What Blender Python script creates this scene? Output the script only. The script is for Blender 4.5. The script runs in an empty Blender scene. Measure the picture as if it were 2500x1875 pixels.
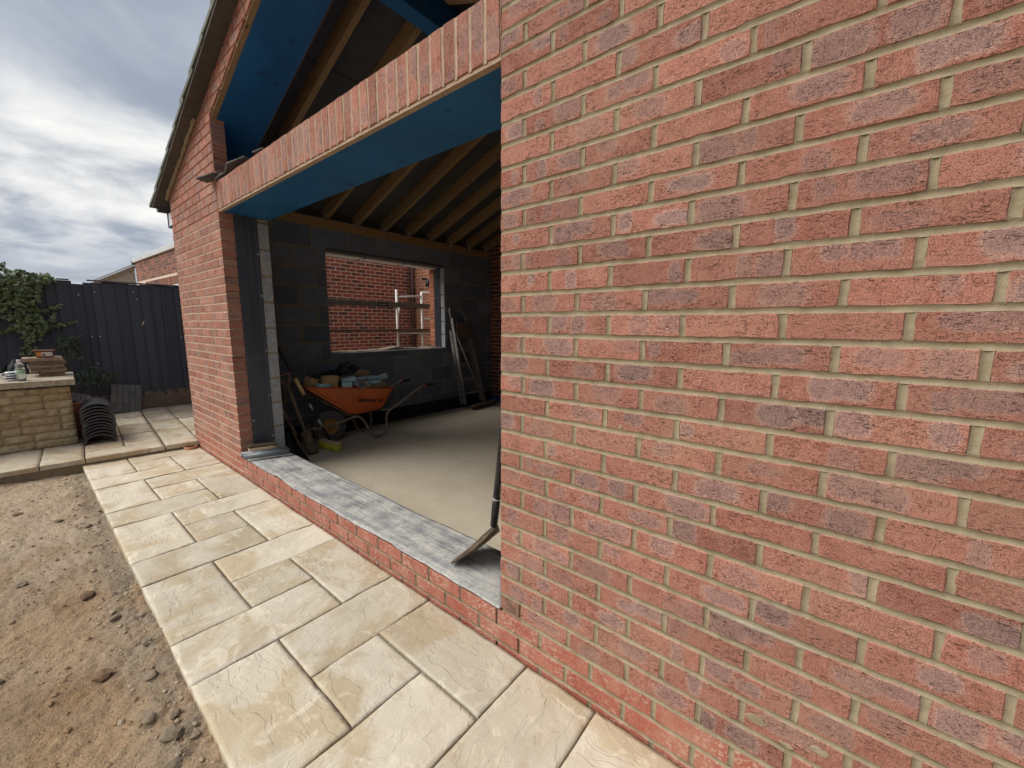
import bpy, bmesh, math, random
import numpy as np
from mathutils import Vector, Matrix
R = math.radians
rng = random.Random(7)
SC = bpy.context.scene
COL = SC.collection

# ------------------------------------------------------------------ camera
CP = Vector((1.0156, -1.1721, 1.1759))
yaw, pit, rol = 0.6848, 0.1460, 0.0049
fw = Vector((-math.sin(yaw)*math.cos(pit), math.cos(yaw)*math.cos(pit), -math.sin(pit)))
rt = Vector((math.cos(yaw), math.sin(yaw), 0)); up = rt.cross(fw)
r2 = rt*math.cos(rol)+up*math.sin(rol); u2 = up*math.cos(rol)-rt*math.sin(rol)
cd = bpy.data.cameras.new('camera'); cam = bpy.data.objects.new('camera', cd); COL.objects.link(cam)
cam.matrix_world = Matrix(((r2.x, u2.x, -fw.x, CP.x), (r2.y, u2.y, -fw.y, CP.y), (r2.z, u2.z, -fw.z, CP.z), (0, 0, 0, 1)))
cd.sensor_fit = 'HORIZONTAL'; cd.sensor_width = 36.0; cd.lens = 985.56/2500*36
cd.clip_start = 0.02; cd.clip_end = 2000
SC.camera = cam

# ------------------------------------------------------------------ node helper
class NT:
    def __init__(s, tree): s.t = tree; s.n = tree.nodes; s.l = tree.links
    def node(s, typ, **kw):
        nd = s.n.new(typ)
        for k, v in kw.items():
            if k.startswith('_'): setattr(nd, k[1:], v)
        return nd
    def put(s, sock, v):
        if hasattr(v, 'is_linked') or isinstance(v, bpy.types.NodeSocket): s.l.new(v, sock)
        elif isinstance(v, (tuple, list)) and len(v) == 3 and sock.type == 'RGBA': sock.default_value = (*v, 1)
        else: sock.default_value = v
    def math(s, op, a, b=None, c=None, clamp=False):
        nd = s.n.new('ShaderNodeMath'); nd.operation = op; nd.use_clamp = clamp
        s.put(nd.inputs[0], a)
        if b is not None: s.put(nd.inputs[1], b)
        if c is not None: s.put(nd.inputs[2], c)
        return nd.outputs[0]
    def vmath(s, op, a, b=None, scale=None):
        nd = s.n.new('ShaderNodeVectorMath'); nd.operation = op
        s.put(nd.inputs[0], a)
        if b is not None: s.put(nd.inputs[1], b)
        if scale is not None: s.put(nd.inputs['Scale'], scale)
        return nd.outputs[0]
    def noise(s, vec, scale=5., detail=2., rough=.5, dist=0., out=0):
        nd = s.n.new('ShaderNodeTexNoise'); s.put(nd.inputs['Vector'], vec)
        nd.inputs['Scale'].default_value = scale; nd.inputs['Detail'].default_value = detail
        nd.inputs['Roughness'].default_value = rough; nd.inputs['Distortion'].default_value = dist
        return nd.outputs[out]
    def voro(s, vec, scale=5., feature='F1', out=0, rand=1.):
        nd = s.n.new('ShaderNodeTexVoronoi'); nd.feature = feature; s.put(nd.inputs['Vector'], vec)
        nd.inputs['Scale'].default_value = scale; nd.inputs['Randomness'].default_value = rand
        return nd.outputs[out]
    def smooth(s, v, a, b, lo=0., hi=1.):
        nd = s.n.new('ShaderNodeMapRange'); nd.interpolation_type = 'SMOOTHSTEP'
        s.put(nd.inputs[0], v); s.put(nd.inputs[1], a); s.put(nd.inputs[2], b); s.put(nd.inputs[3], lo); s.put(nd.inputs[4], hi)
        return nd.outputs[0]
    def mix(s, f, a, b, mode='MIX'):
        nd = s.n.new('ShaderNodeMix'); nd.data_type = 'RGBA'; nd.blend_type = mode
        s.put(nd.inputs[0], f); s.put(nd.inputs[6], a); s.put(nd.inputs[7], b)
        return nd.outputs[2]
    def mul(s, vec, v): return s.vmath('MULTIPLY', vec, v)
    def bump(s, h, dist=.002, strength=1., normal=None):
        nd = s.n.new('ShaderNodeBump'); s.put(nd.inputs['Height'], h)
        nd.inputs['Distance'].default_value = dist; nd.inputs['Strength'].default_value = strength
        if normal is not None: s.put(nd.inputs['Normal'], normal)
        return nd.outputs[0]

def material(name):
    m = bpy.data.materials.new(name); m.use_nodes = True
    t = NT(m.node_tree); b = m.node_tree.nodes['Principled BSDF']
    tc = t.node('ShaderNodeTexCoord'); oi = t.node('ShaderNodeObjectInfo')
    t.obj = tc.outputs['Object']; t.rnd = oi.outputs['Random']
    # per-object offset of the pattern
    cmb = t.node('ShaderNodeCombineXYZ')
    t.put(cmb.inputs[0], t.math('MULTIPLY', t.rnd, 37.)); t.put(cmb.inputs[1], t.math('MULTIPLY', t.rnd, 91.)); t.put(cmb.inputs[2], t.math('MULTIPLY', t.rnd, 53.))
    t.co = t.vmath('ADD', t.obj, cmb.outputs[0])
    geo = t.node('ShaderNodeNewGeometry'); t.pos = geo.outputs['Position']
    return m, t, b
def rnd2(t, k): return t.math('FRACT', t.math('MULTIPLY', t.rnd, k))

# ------------------------------------------------------------------ sky + sun
W = bpy.data.worlds.new('World'); SC.world = W; W.use_nodes = True
SUN_EL, SUN_AZ = R(46), Vector((-0.60, -0.80, 0)).normalized()
def build_sky():
    t = NT(W.node_tree); t.n.clear()
    out = t.node('ShaderNodeOutputWorld'); bg = t.node('ShaderNodeBackground')
    sky = t.node('ShaderNodeTexSky'); sky.sky_type = 'NISHITA'; sky.sun_disc = False
    sky.sun_elevation = SUN_EL; sky.sun_rotation = math.atan2(SUN_AZ.x, SUN_AZ.y); sky.air_density = 1.; sky.dust_density = 1.5
    tc = t.node('ShaderNodeTexCoord'); d = tc.outputs['Generated']
    sep = t.node('ShaderNodeSeparateXYZ'); t.put(sep.inputs[0], d)
    z = t.math('MAXIMUM', sep.outputs[2], 0.0)
    k = t.math('DIVIDE', 1.0, t.math('ADD', z, 0.22))
    pl = t.vmath('SCALE', d, scale=k)
    pl = t.mul(pl, (1.0, 1.0, .35))
    pl = t.vmath('ADD', pl, (6.6, 2.3, 2.2))
    n1 = t.noise(pl, 0.8, 5., .47, .25)
    n2 = t.noise(t.vmath('ADD', pl, (9.1, 4.3, 2.)), 2.3, 6., .56, .3)
    n3 = t.noise(t.vmath('ADD', pl, (1.1, 7.3, 5.)), 0.5, 3., .5, .3)
    a = t.math('ADD', t.math('MULTIPLY', n1, .6), t.math('MULTIPLY', n2, .4))
    shade = t.smooth(a, .44, .64)                      # thick grey <-> bright thin cloud
    dark = t.mix(t.smooth(n2, .35, .65), (.44, .505, .62), (.66, .72, .82))
    cloud = t.mix(shade, dark, (1.34, 1.32, 1.28))
    cloud = t.mix(t.smooth(n3, .40, .62, 0., .55), cloud, (.47, .535, .65))
    blue = t.mix(1.0, sky.outputs[0], (.11, .11, .11), 'MULTIPLY')
    gap = t.smooth(t.math('ADD', n1, t.math('MULTIPLY', n3, .5)), .86, .98, 0., .55)
    skyc = t.mix(gap, cloud, t.vmath('ADD', blue, (.35, .42, .5)))
    hor = t.smooth(sep.outputs[2], .0, .13, .5, 0.)
    skyc = t.mix(hor, skyc, (1.0, 1.0, .98))
    t.put(bg.inputs[0], skyc); bg.inputs[1].default_value = 0.28
    t.l.new(bg.outputs[0], out.inputs[0])
build_sky()
sd = bpy.data.lights.new('sun', 'SUN'); sd.energy = 1.5; sd.angle = R(50); sd.color = (1, .965, .91)
sun = bpy.data.objects.new('sun', sd); COL.objects.link(sun)
sdir = SUN_AZ*math.cos(SUN_EL)+Vector((0, 0, math.sin(SUN_EL)))
sun.rotation_euler = sdir.to_track_quat('Z', 'Y').to_euler(); sun.location = sdir*30
SC.view_settings.view_transform = 'Standard'; SC.view_settings.look = 'None'
SC.view_settings.exposure = 1.45; SC.view_settings.gamma = 1
SC.cycles.use_denoising = True
SC.cycles.max_bounces = 7; SC.cycles.caustics_reflective = False; SC.cycles.caustics_refractive = False

# ------------------------------------------------------------------ object helpers
def link(name, me, mat=None, parent=None, mw=None):
    o = bpy.data.objects.new(name, me); COL.objects.link(o)
    if mat is not None and me is not None and not me.materials: me.materials.append(mat)
    if parent is not None: o.parent = parent
    if mw is not None: o.matrix_basis = mw
    return o
def thing(name, label, cat, loc=(0, 0, 0), rz=0, group=None):
    o = bpy.data.objects.new(name, None); COL.objects.link(o)
    o.location = loc; o.rotation_euler = (0, 0, rz); o.empty_display_size = .1
    return tag(o, label, cat, group)
def tag(o, label, cat, group=None):
    o['label'] = label; o['category'] = cat
    if group: o['group'] = group
    return o
def structure(o): o['kind'] = 'structure'; return o
def stuff(o): o['kind'] = 'stuff'; return o

class MB:
    def __init__(s): s.v = []; s.f = []; s.sm = []
    def tinted(s, name, mat, parent, per=6, seed=1):
        me = s.mesh(name, True); r = random.Random(seed); at = me.attributes.new('tint', 'FLOAT', 'FACE')
        at.data.foreach_set('value', [v for _ in range(len(me.polygons)//per) for v in [r.random()]*per]); return stuff(link(name, me, mat, parent))
    def add(s, vs, fs, smooth=False):
        b = len(s.v); s.v += [tuple(v) for v in vs]; s.f += [tuple(b+i for i in f) for f in fs]; s.sm += [smooth]*len(fs)
        return s
    def box(s, x0, x1, y0, y1, z0, z1, M=None):
        vs = [Vector((x, y, z)) for x in (x0, x1) for y in (y0, y1) for z in (z0, z1)]
        if M is not None: vs = [M @ v for v in vs]
        return s.add(vs, [(0, 1, 3, 2), (4, 6, 7, 5), (0, 4, 5, 1), (2, 3, 7, 6), (0, 2, 6, 4), (1, 5, 7, 3)])
    def bar(s, a, b, w, h, upv=(0, 0, 1)):
        a = Vector(a); b = Vector(b); d = b-a; L = d.length; d.normalize()
        u = Vector(upv); x = d.cross(u)
        if x.length < 1e-4: x = d.cross(Vector((1, 0, 0)))
        x.normalize(); u = x.cross(d)
        M = Matrix(((d.x, x.x, u.x, a.x), (d.y, x.y, u.y, a.y), (d.z, x.z, u.z, a.z), (0, 0, 0, 1)))
        return s.box(0, L, -w/2, w/2, -h/2, h/2, M)
    def tube(s, pts, r, n=8, caps=True):
        pts = [Vector(p) for p in pts]; rr = r if isinstance(r, (list, tuple)) else [r]*len(pts)
        vs = []; fs = []; ref = None
        for i, p in enumerate(pts):
            d = (pts[min(i+1, len(pts)-1)]-pts[max(i-1, 0)]).normalized()
            if ref is None: ref = Vector((0, 0, 1)) if abs(d.z) < .9 else Vector((1, 0, 0))
            x = d.cross(ref).normalized(); y = x.cross(d); ref = y
            vs += [p+(x*math.cos(2*math.pi*k/n)+y*math.sin(2*math.pi*k/n))*rr[i] for k in range(n)]
        for i in range(len(pts)-1):
            for k in range(n): fs.append((i*n+k, i*n+(k+1) % n, (i+1)*n+(k+1) % n, (i+1)*n+k))
        b = len(s.f); s.add(vs, fs, True)
        if caps:
            e = (len(pts)-1)*n
            off = len(s.v)-len(vs)
            s.f += [tuple(off+k for k in range(n))[::-1], tuple(off+e+k for k in range(n))]; s.sm += [False, False]
        return s
    def lathe(s, prof, n=24, M=None):
        vs = []
        for r, z in prof: vs += [Vector((r*math.cos(2*math.pi*k/n), r*math.sin(2*math.pi*k/n), z)) for k in range(n)]
        if M is not None: vs = [M @ v for v in vs]
        fs = [(i*n+k, i*n+(k+1) % n, (i+1)*n+(k+1) % n, (i+1)*n+k) for i in range(len(prof)-1) for k in range(n)]
        return s.add(vs, fs, True)
    def prism(s, poly, y0, y1, bev=.0, M=None):
        """poly: CCW (seen from -y) list of (x,z); front at y0, inset bevel on the front."""
        n = len(poly); c = Vector((sum(p[0] for p in poly)/n, 0, sum(p[1] for p in poly)/n))
        A = [Vector((x, y0, z)) for x, z in poly]
        if bev:
            F = []
            for i in range(n):
                p = A[i]; a = (A[i-1]-p).normalized(); b = (A[(i+1) % n]-p).normalized()
                q = a+b; sn = max(.35, abs(a.cross(b).length))
                F.append(p+(q*(bev/sn) if q.length > 1e-6 and q.length > .3 else (c-p).normalized()*bev))
            B = [Vector((v.x, y0+bev, v.z)) for v in A]
        else: F = A; B = None
        K = [Vector((x, y1, z)) for x, z in poly]
        rings = [F]+([B] if B else [])+[K]
        vs = [v for r in rings for v in r]
        if M is not None: vs = [M @ v for v in vs]
        fs = [tuple(range(n))]
        for j in range(len(rings)-1):
            for i in range(n): fs.append((j*n+i, (j+1)*n+i, (j+1)*n+(i+1) % n, j*n+(i+1) % n))
        e = (len(rings)-1)*n
        fs.append(tuple(e+i for i in range(n))[::-1])
        return s.add(vs, fs)
    def mesh(s, name='m', fix=False):
        me = bpy.data.meshes.new(name); me.from_pydata([tuple(v) for v in s.v], [], s.f)
        me.polygons.foreach_set('use_smooth', s.sm); me.update()
        if fix:
            b = bmesh.new(); b.from_mesh(me); bmesh.ops.recalc_face_normals(b, faces=b.faces); b.to_mesh(me); b.free()
        return me
    def build(s, name, mat, parent=None, mw=None, fix=True):
        return link(name, s.mesh(name, fix), mat, parent, mw)

def bevbox_mesh(x0, x1, y0, y1, z0, z1, b=.004, seg=1):
    me = MB().box(x0, x1, y0, y1, z0, z1).mesh()
    bm = bmesh.new(); bm.from_mesh(me); bmesh.ops.recalc_face_normals(bm, faces=bm.faces)
    bmesh.ops.bevel(bm, geom=bm.edges[:], offset=b, segments=seg, affect='EDGES'); bm.to_mesh(me); bm.free()
    return me
def bevbox(name, mat, x0, x1, y0, y1, z0, z1, b=.004, parent=None, mw=None, seg=1):
    return link(name, bevbox_mesh(x0, x1, y0, y1, z0, z1, b, seg), mat, parent, mw)

def vnoise(x, y, seed=0):
    xi = np.floor(x).astype(np.int64); yi = np.floor(y).astype(np.int64); xf = x-xi; yf = y-yi
    def h(a, b):
        n = (a*374761393+b*668265263+seed*974634721) & 0xffffffff
        n = ((n ^ (n >> 13))*1274126177) & 0xffffffff
        return ((n ^ (n >> 16)) & 0xffff)/65535.
    u = xf*xf*(3-2*xf); v = yf*yf*(3-2*yf)
    return (h(xi, yi)*(1-u)+h(xi+1, yi)*u)*(1-v)+(h(xi, yi+1)*(1-u)+h(xi+1, yi+1)*u)*v
def fbm(x, y, o=4, seed=0):
    s = 0; a = .5
    for i in range(o): s = s+a*(vnoise(x*2**i, y*2**i, seed+i)-.5); a *= .5
    return s

# ------------------------------------------------------------------ materials
def m_facing():
    m, t, b = material('facing_brick')
    co = t.co
    r1 = rnd2(t, 7.13); r3 = rnd2(t, 23.7)
    base = t.mix(r1, (.40, .146, .096), (.50, .212, .142))
    base = t.mix(t.smooth(t.noise(co, 26, 3), .35, .7, 0., .6), base, (.52, .235, .165))
    # kiss marks: mauve grey rounded patches with a pale rim, left by neighbouring bricks in the kiln
    warp = t.vmath('ADD', t.obj, t.vmath('SCALE', t.vmath('SUBTRACT', t.noise(co, 55, 2, out=1), (.5, .5, .5)), scale=.022))
    sp_ = t.node('ShaderNodeSeparateXYZ'); t.put(sp_.inputs[0], warp)
    ds = []
    for k, (ka, kb, kc, kd, prob) in enumerate(((3.7, 11.3, 17.9, 29.3, .72), (5.9, 13.1, 19.7, 31.7, .55), (8.3, 15.7, 21.1, 37.1, .3))):
        cx = t.math('MULTIPLY_ADD', rnd2(t, ka*7), .18, -.09); cz = t.math('MULTIPLY_ADD', rnd2(t, kb*5), .026, -.009)
        hw = t.math('MULTIPLY_ADD', rnd2(t, kc*3), .042, .014); hh = t.math('MULTIPLY_ADD', rnd2(t, kd*3), .018, .017)
        u = t.math('ABSOLUTE', t.math('DIVIDE', t.math('SUBTRACT', sp_.outputs[0], cx), hw))
        v = t.math('ABSOLUTE', t.math('DIVIDE', t.math('SUBTRACT', sp_.outputs[2], cz), hh))
        e = t.math('ADD', t.math('POWER', u, 3.), t.math('POWER', v, 3.))
        e = t.math('ADD', e, t.math('MULTIPLY', t.math('GREATER_THAN', rnd2(t, ka*kb), prob), 50.))
        ds.append(e)
    e = t.math('MINIMUM', t.math('MINIMUM', ds[0], ds[1]), ds[2])
    patch = t.smooth(e, .72, 1.0, 1., 0.)
    rim = t.math('MULTIPLY', t.smooth(e, .45, .95), t.smooth(e, 1.05, 2.4, 1., 0.))
    pc = t.mix(t.noise(co, 40, 2), (.285, .180, .160), (.415, .285, .250))
    col = t.mix(t.math('MULTIPLY', patch, t.math('MULTIPLY_ADD', r3, .5, .42)), base, pc)
    col = t.mix(t.math('MULTIPLY', rim, t.math('MULTIPLY_ADD', r3, .42, .15)), col, (.56, .38, .31))
    # sandy grain
    g = t.noise(t.mul(co, (1, 1, 1.5)), 380, 3, .75)
    col = t.mix(t.smooth(g, .28, .62, .80, 0.), col, (.105, .042, .033))
    col = t.mix(t.smooth(g, .53, .70, 0., .65), col, (.66, .37, .28))
    # drag-wire tears, short and mostly horizontal
    cn = t.noise(t.mul(co, (85, 1, 330)), 1.0, 3., .65, .8)
    zone = t.smooth(t.noise(t.mul(co, (16, 1, 26)), 1., 2.), .40, .66)
    crack = t.math('MULTIPLY', t.smooth(cn, .35, .43, 1., 0.), t.math('MULTIPLY_ADD', zone, .95, .06))
    vc = t.math('MULTIPLY', t.smooth(t.noise(t.mul(co, (330, 1, 75)), 1., 2.), .30, .36, 1., 0.), .45)
    crack = t.math('MAXIMUM', crack, vc)
    col = t.mix(t.math('MULTIPLY', crack, .78), col, (.060, .026, .022))
    sp = t.smooth(t.voro(co, 95), .05, .10, 1., 0.)
    spm = t.math('MULTIPLY', sp, t.math('GREATER_THAN', t.noise(co, 60, 1), .56))
    col = t.mix(t.math('MULTIPLY', spm, .8), col, (.74, .60, .50))
    # arrises rubbed paler along the long edges
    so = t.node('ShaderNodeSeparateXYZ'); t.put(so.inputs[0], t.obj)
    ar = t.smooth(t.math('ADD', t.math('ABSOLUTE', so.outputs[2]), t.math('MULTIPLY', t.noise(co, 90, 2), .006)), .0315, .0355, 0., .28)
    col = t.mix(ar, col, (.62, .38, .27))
    # thin dusty mortar film in drifting patches
    film = t.smooth(t.noise(t.pos, 3.2, 5, .62), .45, .72, 0., .30)
    col = t.mix(film, col, (.44, .275, .175))
    hs = t.node('ShaderNodeHueSaturation'); t.put(hs.inputs['Color'], col)
    hs.inputs['Saturation'].default_value = .97; t.put(hs.inputs['Value'], t.math('ADD', .80, t.math('MULTIPLY', rnd2(t, 41.3), .30)))
    t.put(b.inputs['Base Color'], hs.outputs[0]); b.inputs['Roughness'].default_value = .93
    b.inputs['Specular IOR Level'].default_value = .2
    h = t.math('SUBTRACT', t.math('MULTIPLY', g, .5), t.math('MULTIPLY', crack, 1.1))
    h = t.math('ADD', h, t.math('MULTIPLY', t.noise(co, 60, 3), .9))
    t.put(b.inputs['Normal'], t.bump(h, .0034, 1.0))
    return m
def m_eng():
    m, t, b = material('engineering_brick'); co = t.co
    base = t.mix(rnd2(t, 7.1), (.29, .075, .047), (.36, .11, .07))
    base = t.mix(t.smooth(t.noise(co, 30, 3), .4, .7, 0, .5), base, (.26, .05, .033))
    spl = t.smooth(t.noise(co, 75, 4, .6, .3), .52, .56)
    sm2 = t.smooth(t.noise(t.vmath('ADD', co, (3, 1, 2)), 210, 2, .5), .60, .64)
    spz = t.smooth(t.noise(t.pos, 6, 3), .38, .60)
    spl = t.math('MAXIMUM', t.math('MULTIPLY', spl, spz), t.math('MULTIPLY', sm2, .8))
    film = t.smooth(t.noise(t.mul(t.pos, (1, 1, .5)), 7., 4, .6), .44, .66, 0., .5)
    col = t.mix(film, base, (.43, .215, .145))
    col = t.mix(t.math('MULTIPLY', spl, .72), col, (.50, .31, .225))
    t.put(b.inputs['Base Color'], col); b.inputs['Roughness'].default_value = .55
    t.put(b.inputs['Normal'], t.bump(t.math('ADD', t.noise(co, 70, 3), t.math('MULTIPLY', spl, .6)), .0012, .8))
    return m
def m_mortar(name, c1, c2, bumpd=.0015, sc=1.):
    m, t, b = material(name); co = t.pos
    n = t.noise(co, 25*sc, 4, .6); f = t.noise(co, 700, 2, .6)
    col = t.mix(t.smooth(n, .3, .7), c1, c2)
    col = t.mix(t.smooth(f, .3, .55, .4, 0.), col, tuple(x*.55 for x in c1))
    col = t.mix(t.smooth(t.noise(co, 3., 4, .6), .5, .75, 0., .5), col, tuple(min(1, x*1.25) for x in c2))
    t.put(b.inputs['Base Color'], col); b.inputs['Roughness'].default_value = .95
    b.inputs['Specular IOR Level'].default_value = .15
    t.put(b.inputs['Normal'], t.bump(t.math('ADD', t.math('MULTIPLY', f, .4), t.noise(co, 130, 3)), bumpd, .9))
    return m
def m_simple(name, c1, c2=None, rough=.7, scale=20., bump=.001, metal=0., stretch=(1, 1, 1), spec=.4, dust=None, vary=.0):
    m, t, b = material(name); c2 = c2 or tuple(x*.75 for x in c1)
    v = t.mul(t.co, stretch); n = t.noise(v, scale, 5, .6)
    col = t.mix(t.smooth(n, .3, .7), c1, c2)
    if dust:
        col = t.mix(t.smooth(t.noise(t.co, scale*.6, 5, .65), .48, .7, 0., dust[1]), col, dust[0])
    if vary:
        hs = t.node('ShaderNodeHueSaturation'); t.put(hs.inputs['Color'], col)
        t.put(hs.inputs['Value'], t.math('ADD', 1-vary, t.math('MULTIPLY', rnd2(t, 17.7), 2*vary))); col = hs.outputs[0]
    t.put(b.inputs['Base Color'], col); b.inputs['Roughness'].default_value = rough; b.inputs['Metallic'].default_value = metal
    b.inputs['Specular IOR Level'].default_value = spec
    if bump: t.put(b.inputs['Normal'], t.bump(t.noise(v, scale*3, 4, .6), bump, .8))
    return m
def m_multi_brick(name, reds, dark, darkp=.35):
    m, t, b = material(name); co = t.co
    r = t.rnd; col = t.mix(rnd2(t, 5.3), reds[0], reds[1])
    dk = t.math('MULTIPLY', t.math('GREATER_THAN', rnd2(t, 13.7), 1-darkp), t.smooth(t.noise(t.mul(co, (9, 1, 1)), 1., 1.), .35, .6))
    col = t.mix(t.math('MULTIPLY', dk, .85), col, dark)
    col = t.mix(t.smooth(t.noise(co, 120, 3), .4, .65, 0., .4), col, tuple(x*.6 for x in reds[0]))
    t.put(b.inputs['Base Color'], col); b.inputs['Roughness'].default_value = .9
    t.put(b.inputs['Normal'], t.bump(t.noise(co, 90, 3), .002, .7))
    return m
def m_slab(name, c1, c2, tan):
    m, t, b = material(name); co = t.co
    big = t.noise(co, 2.6, 3, .55)
    col = t.mix(t.smooth(big, .36, .62), c1, c2)
    col = t.mix(t.smooth(t.noise(t.vmath('ADD', co, (5, 3, 1)), 3.4, 4, .6, .4), .44, .60, 0., .9), col, tan)
    warp = t.vmath('ADD', co, t.vmath('SCALE', t.noise(co, 7, 3, out=1), scale=.10))
    s1 = t.noise(t.mul(warp, (2.2, 6.5, 1)), 1., 3., .55)
    s2 = t.noise(t.mul(t.vmath('ADD', warp, (3, 8, 2)), (3.6, 5.2, 1)), 1., 3., .5)
    q1 = t.math('MULTIPLY', s1, 9.); fr = t.math('FRACT', q1)
    step1 = t.math('ADD', t.math('FLOOR', q1), t.smooth(fr, .0, .10))
    q2 = t.math('MULTIPLY', s2, 6.); fr2 = t.math('FRACT', q2)
    step2 = t.math('ADD', t.math('FLOOR', q2), t.smooth(fr2, 0., .10))
    edge = t.math('MAXIMUM', t.smooth(fr, .0, .07, 1., 0.), t.math('MULTIPLY', t.smooth(fr2, .0, .07, 1., 0.), .8))
    em = t.smooth(t.noise(co, 6, 2), .42, .62)
    col = t.mix(t.math('MULTIPLY', t.math('MULTIPLY', edge, em), .13), col, (.33, .25, .155))
    vein = t.smooth(t.math('ABSOLUTE', t.math('SUBTRACT', t.noise(t.mul(warp, (9., 3., 1)), 1., 2., .5), .5)), .004, .04, 1., 0.)
    vm = t.smooth(t.noise(t.vmath('ADD', co, (1, 9, 4)), 4., 2), .50, .62)
    col = t.mix(t.math('MULTIPLY', t.math('MULTIPLY', vein, vm), .55), col, (.74, .67, .54))
    bl = t.smooth(t.noise(co, 16, 5, .65), .56, .66, 0., .45)
    col = t.mix(bl, col, (.72, .63, .47))
    g = t.noise(co, 300, 3, .7)
    col = t.mix(t.smooth(g, .3, .6, .32, 0.), col, tuple(x*.55 for x in tan))
    hs = t.node('ShaderNodeHueSaturation'); t.put(hs.inputs['Color'], col)
    t.put(hs.inputs['Value'], t.math('ADD', .9, t.math('MULTIPLY', rnd2(t, 41.3), .18)))
    t.put(b.inputs['Base Color'], hs.outputs[0]); b.inputs['Roughness'].default_value = .82
    b.inputs['Specular IOR Level'].default_value = .25
    h = t.math('ADD', t.math('MULTIPLY', step1, .34), t.math('MULTIPLY', step2, .28))
    h = t.math('ADD', h, t.math('MULTIPLY', t.noise(co, 28, 5, .65), .9))
    h = t.math('ADD', h, t.math('MULTIPLY', g, .15))
    t.put(b.inputs['Normal'], t.bump(h, .0034, .9))
    return m
def m_wood(name, c1, c2, axis=(1, 14, 14), scale=6., rough=.75, knots=True, vary=.12):
    m, t, b = material(name); v = t.mul(t.co, axis)
    g = t.noise(v, scale, 5, .6, 1.2)
    col = t.mix(t.smooth(g, .32, .68), c1, c2)
    if knots:
        k = t.smooth(t.voro(t.mul(t.co, tuple(min(a, 4) for a in axis)), 3.2), .07, .13, 1., 0.)
        col = t.mix(t.math('MULTIPLY', k, .8), col, tuple(x*.25 for x in c2))
    hs = t.node('ShaderNodeHueSaturation'); t.put(hs.inputs['Color'], col)
    t.put(hs.inputs['Value'], t.math('ADD', 1-vary, t.math('MULTIPLY', rnd2(t, 17.7), 2*vary)))
    t.put(b.inputs['Base Color'], hs.outputs[0]); b.inputs['Roughness'].default_value = rough
    t.put(b.inputs['Normal'], t.bump(g, .0012, .8))
    return m
def m_soil():
    m, t, b = material('soil'); co = t.pos
    n = t.noise(co, 1.7, 5, .6)
    col = t.mix(t.smooth(n, .36, .62), (.26, .16, .082), (.36, .25, .15))
    gr = t.smooth(t.noise(t.vmath('ADD', co, (4, 2, 0)), 1.4, 5, .62), .44, .58)
    sy = t.node('ShaderNodeSeparateXYZ'); t.put(sy.inputs[0], co)
    far = t.smooth(sy.outputs[0], -1.6, -2.6, 0., .85)                 # sandier, drier spoil towards the patio
    edge = t.smooth(sy.outputs[1], -1.12, -.93, 0., .9)                # grey mortar spill along the path edge
    col = t.mix(t.math('MULTIPLY', far, t.smooth(t.noise(co, 2.4, 4, .6), .3, .6)), col, (.44, .355, .255))
    col = t.mix(t.math('MULTIPLY', edge, t.smooth(t.noise(co, 6., 4, .65), .36, .56)), col, (.235, .195, .145))
    col = t.mix(t.math('MULTIPLY', gr, .35), col, (.31, .25, .185))
    col = t.mix(t.smooth(t.noise(co, 14, 4, .65), .5, .75, 0., .55), col, (.34, .24, .15))
    f = t.noise(co, 130, 4, .7)
    col = t.mix(t.smooth(f, .3, .55, .65, 0.), col, (.075, .05, .032))
    peb = t.voro(co, 70); pc = t.voro(co, 70, out=1)
    pm = t.math('MULTIPLY', t.smooth(peb, .16, .22, 1., 0.), t.math('GREATER_THAN', t.noise(pc, 3., 0.), .55))
    col = t.mix(t.math('MULTIPLY', pm, .7), col, t.mix(.6, (.42, .34, .25), pc, 'MULTIPLY'))
    t.put(b.inputs['Base Color'], col); b.inputs['Roughness'].default_value = .97; b.inputs['Specular IOR Level'].default_value = .1
    h = t.math('ADD', t.math('MULTIPLY', f, .6), t.noise(co, 36, 5, .65)); h = t.math('ADD', h, t.math('MULTIPLY', pm, .5))
    t.put(b.inputs['Normal'], t.bump(h, .009, 1.))
    return m
def m_floor():
    m, t, b = material('concrete_floor'); co = t.pos
    col = t.mix(t.smooth(t.noise(co, 1.3, 5, .6), .35, .65), (.47, .40, .295), (.55, .475, .36))
    col = t.mix(t.smooth(t.noise(t.mul(co, (1.2, 5, 1)), 1.6, 5, .65), .52, .7, 0., .35), col, (.39, .335, .26))
    col = t.mix(t.smooth(t.noise(co, 240, 3), .3, .5, .3, 0.), col, (.2, .165, .12))
    sp = t.math('MULTIPLY', t.smooth(t.voro(co, 22), .04, .08, 1., 0.), t.math('GREATER_THAN', t.noise(co, 9, 1), .58))
    col = t.mix(sp, col, (.12, .09, .07))
    t.put(b.inputs['Base Color'], col); b.inputs['Roughness'].default_value = .85
    t.put(b.inputs['Normal'], t.bump(t.math('ADD', t.noise(co, 16, 5, .6), t.math('MULTIPLY', t.noise(co, 260, 2), .15)), .004, .7))
    return m
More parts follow.
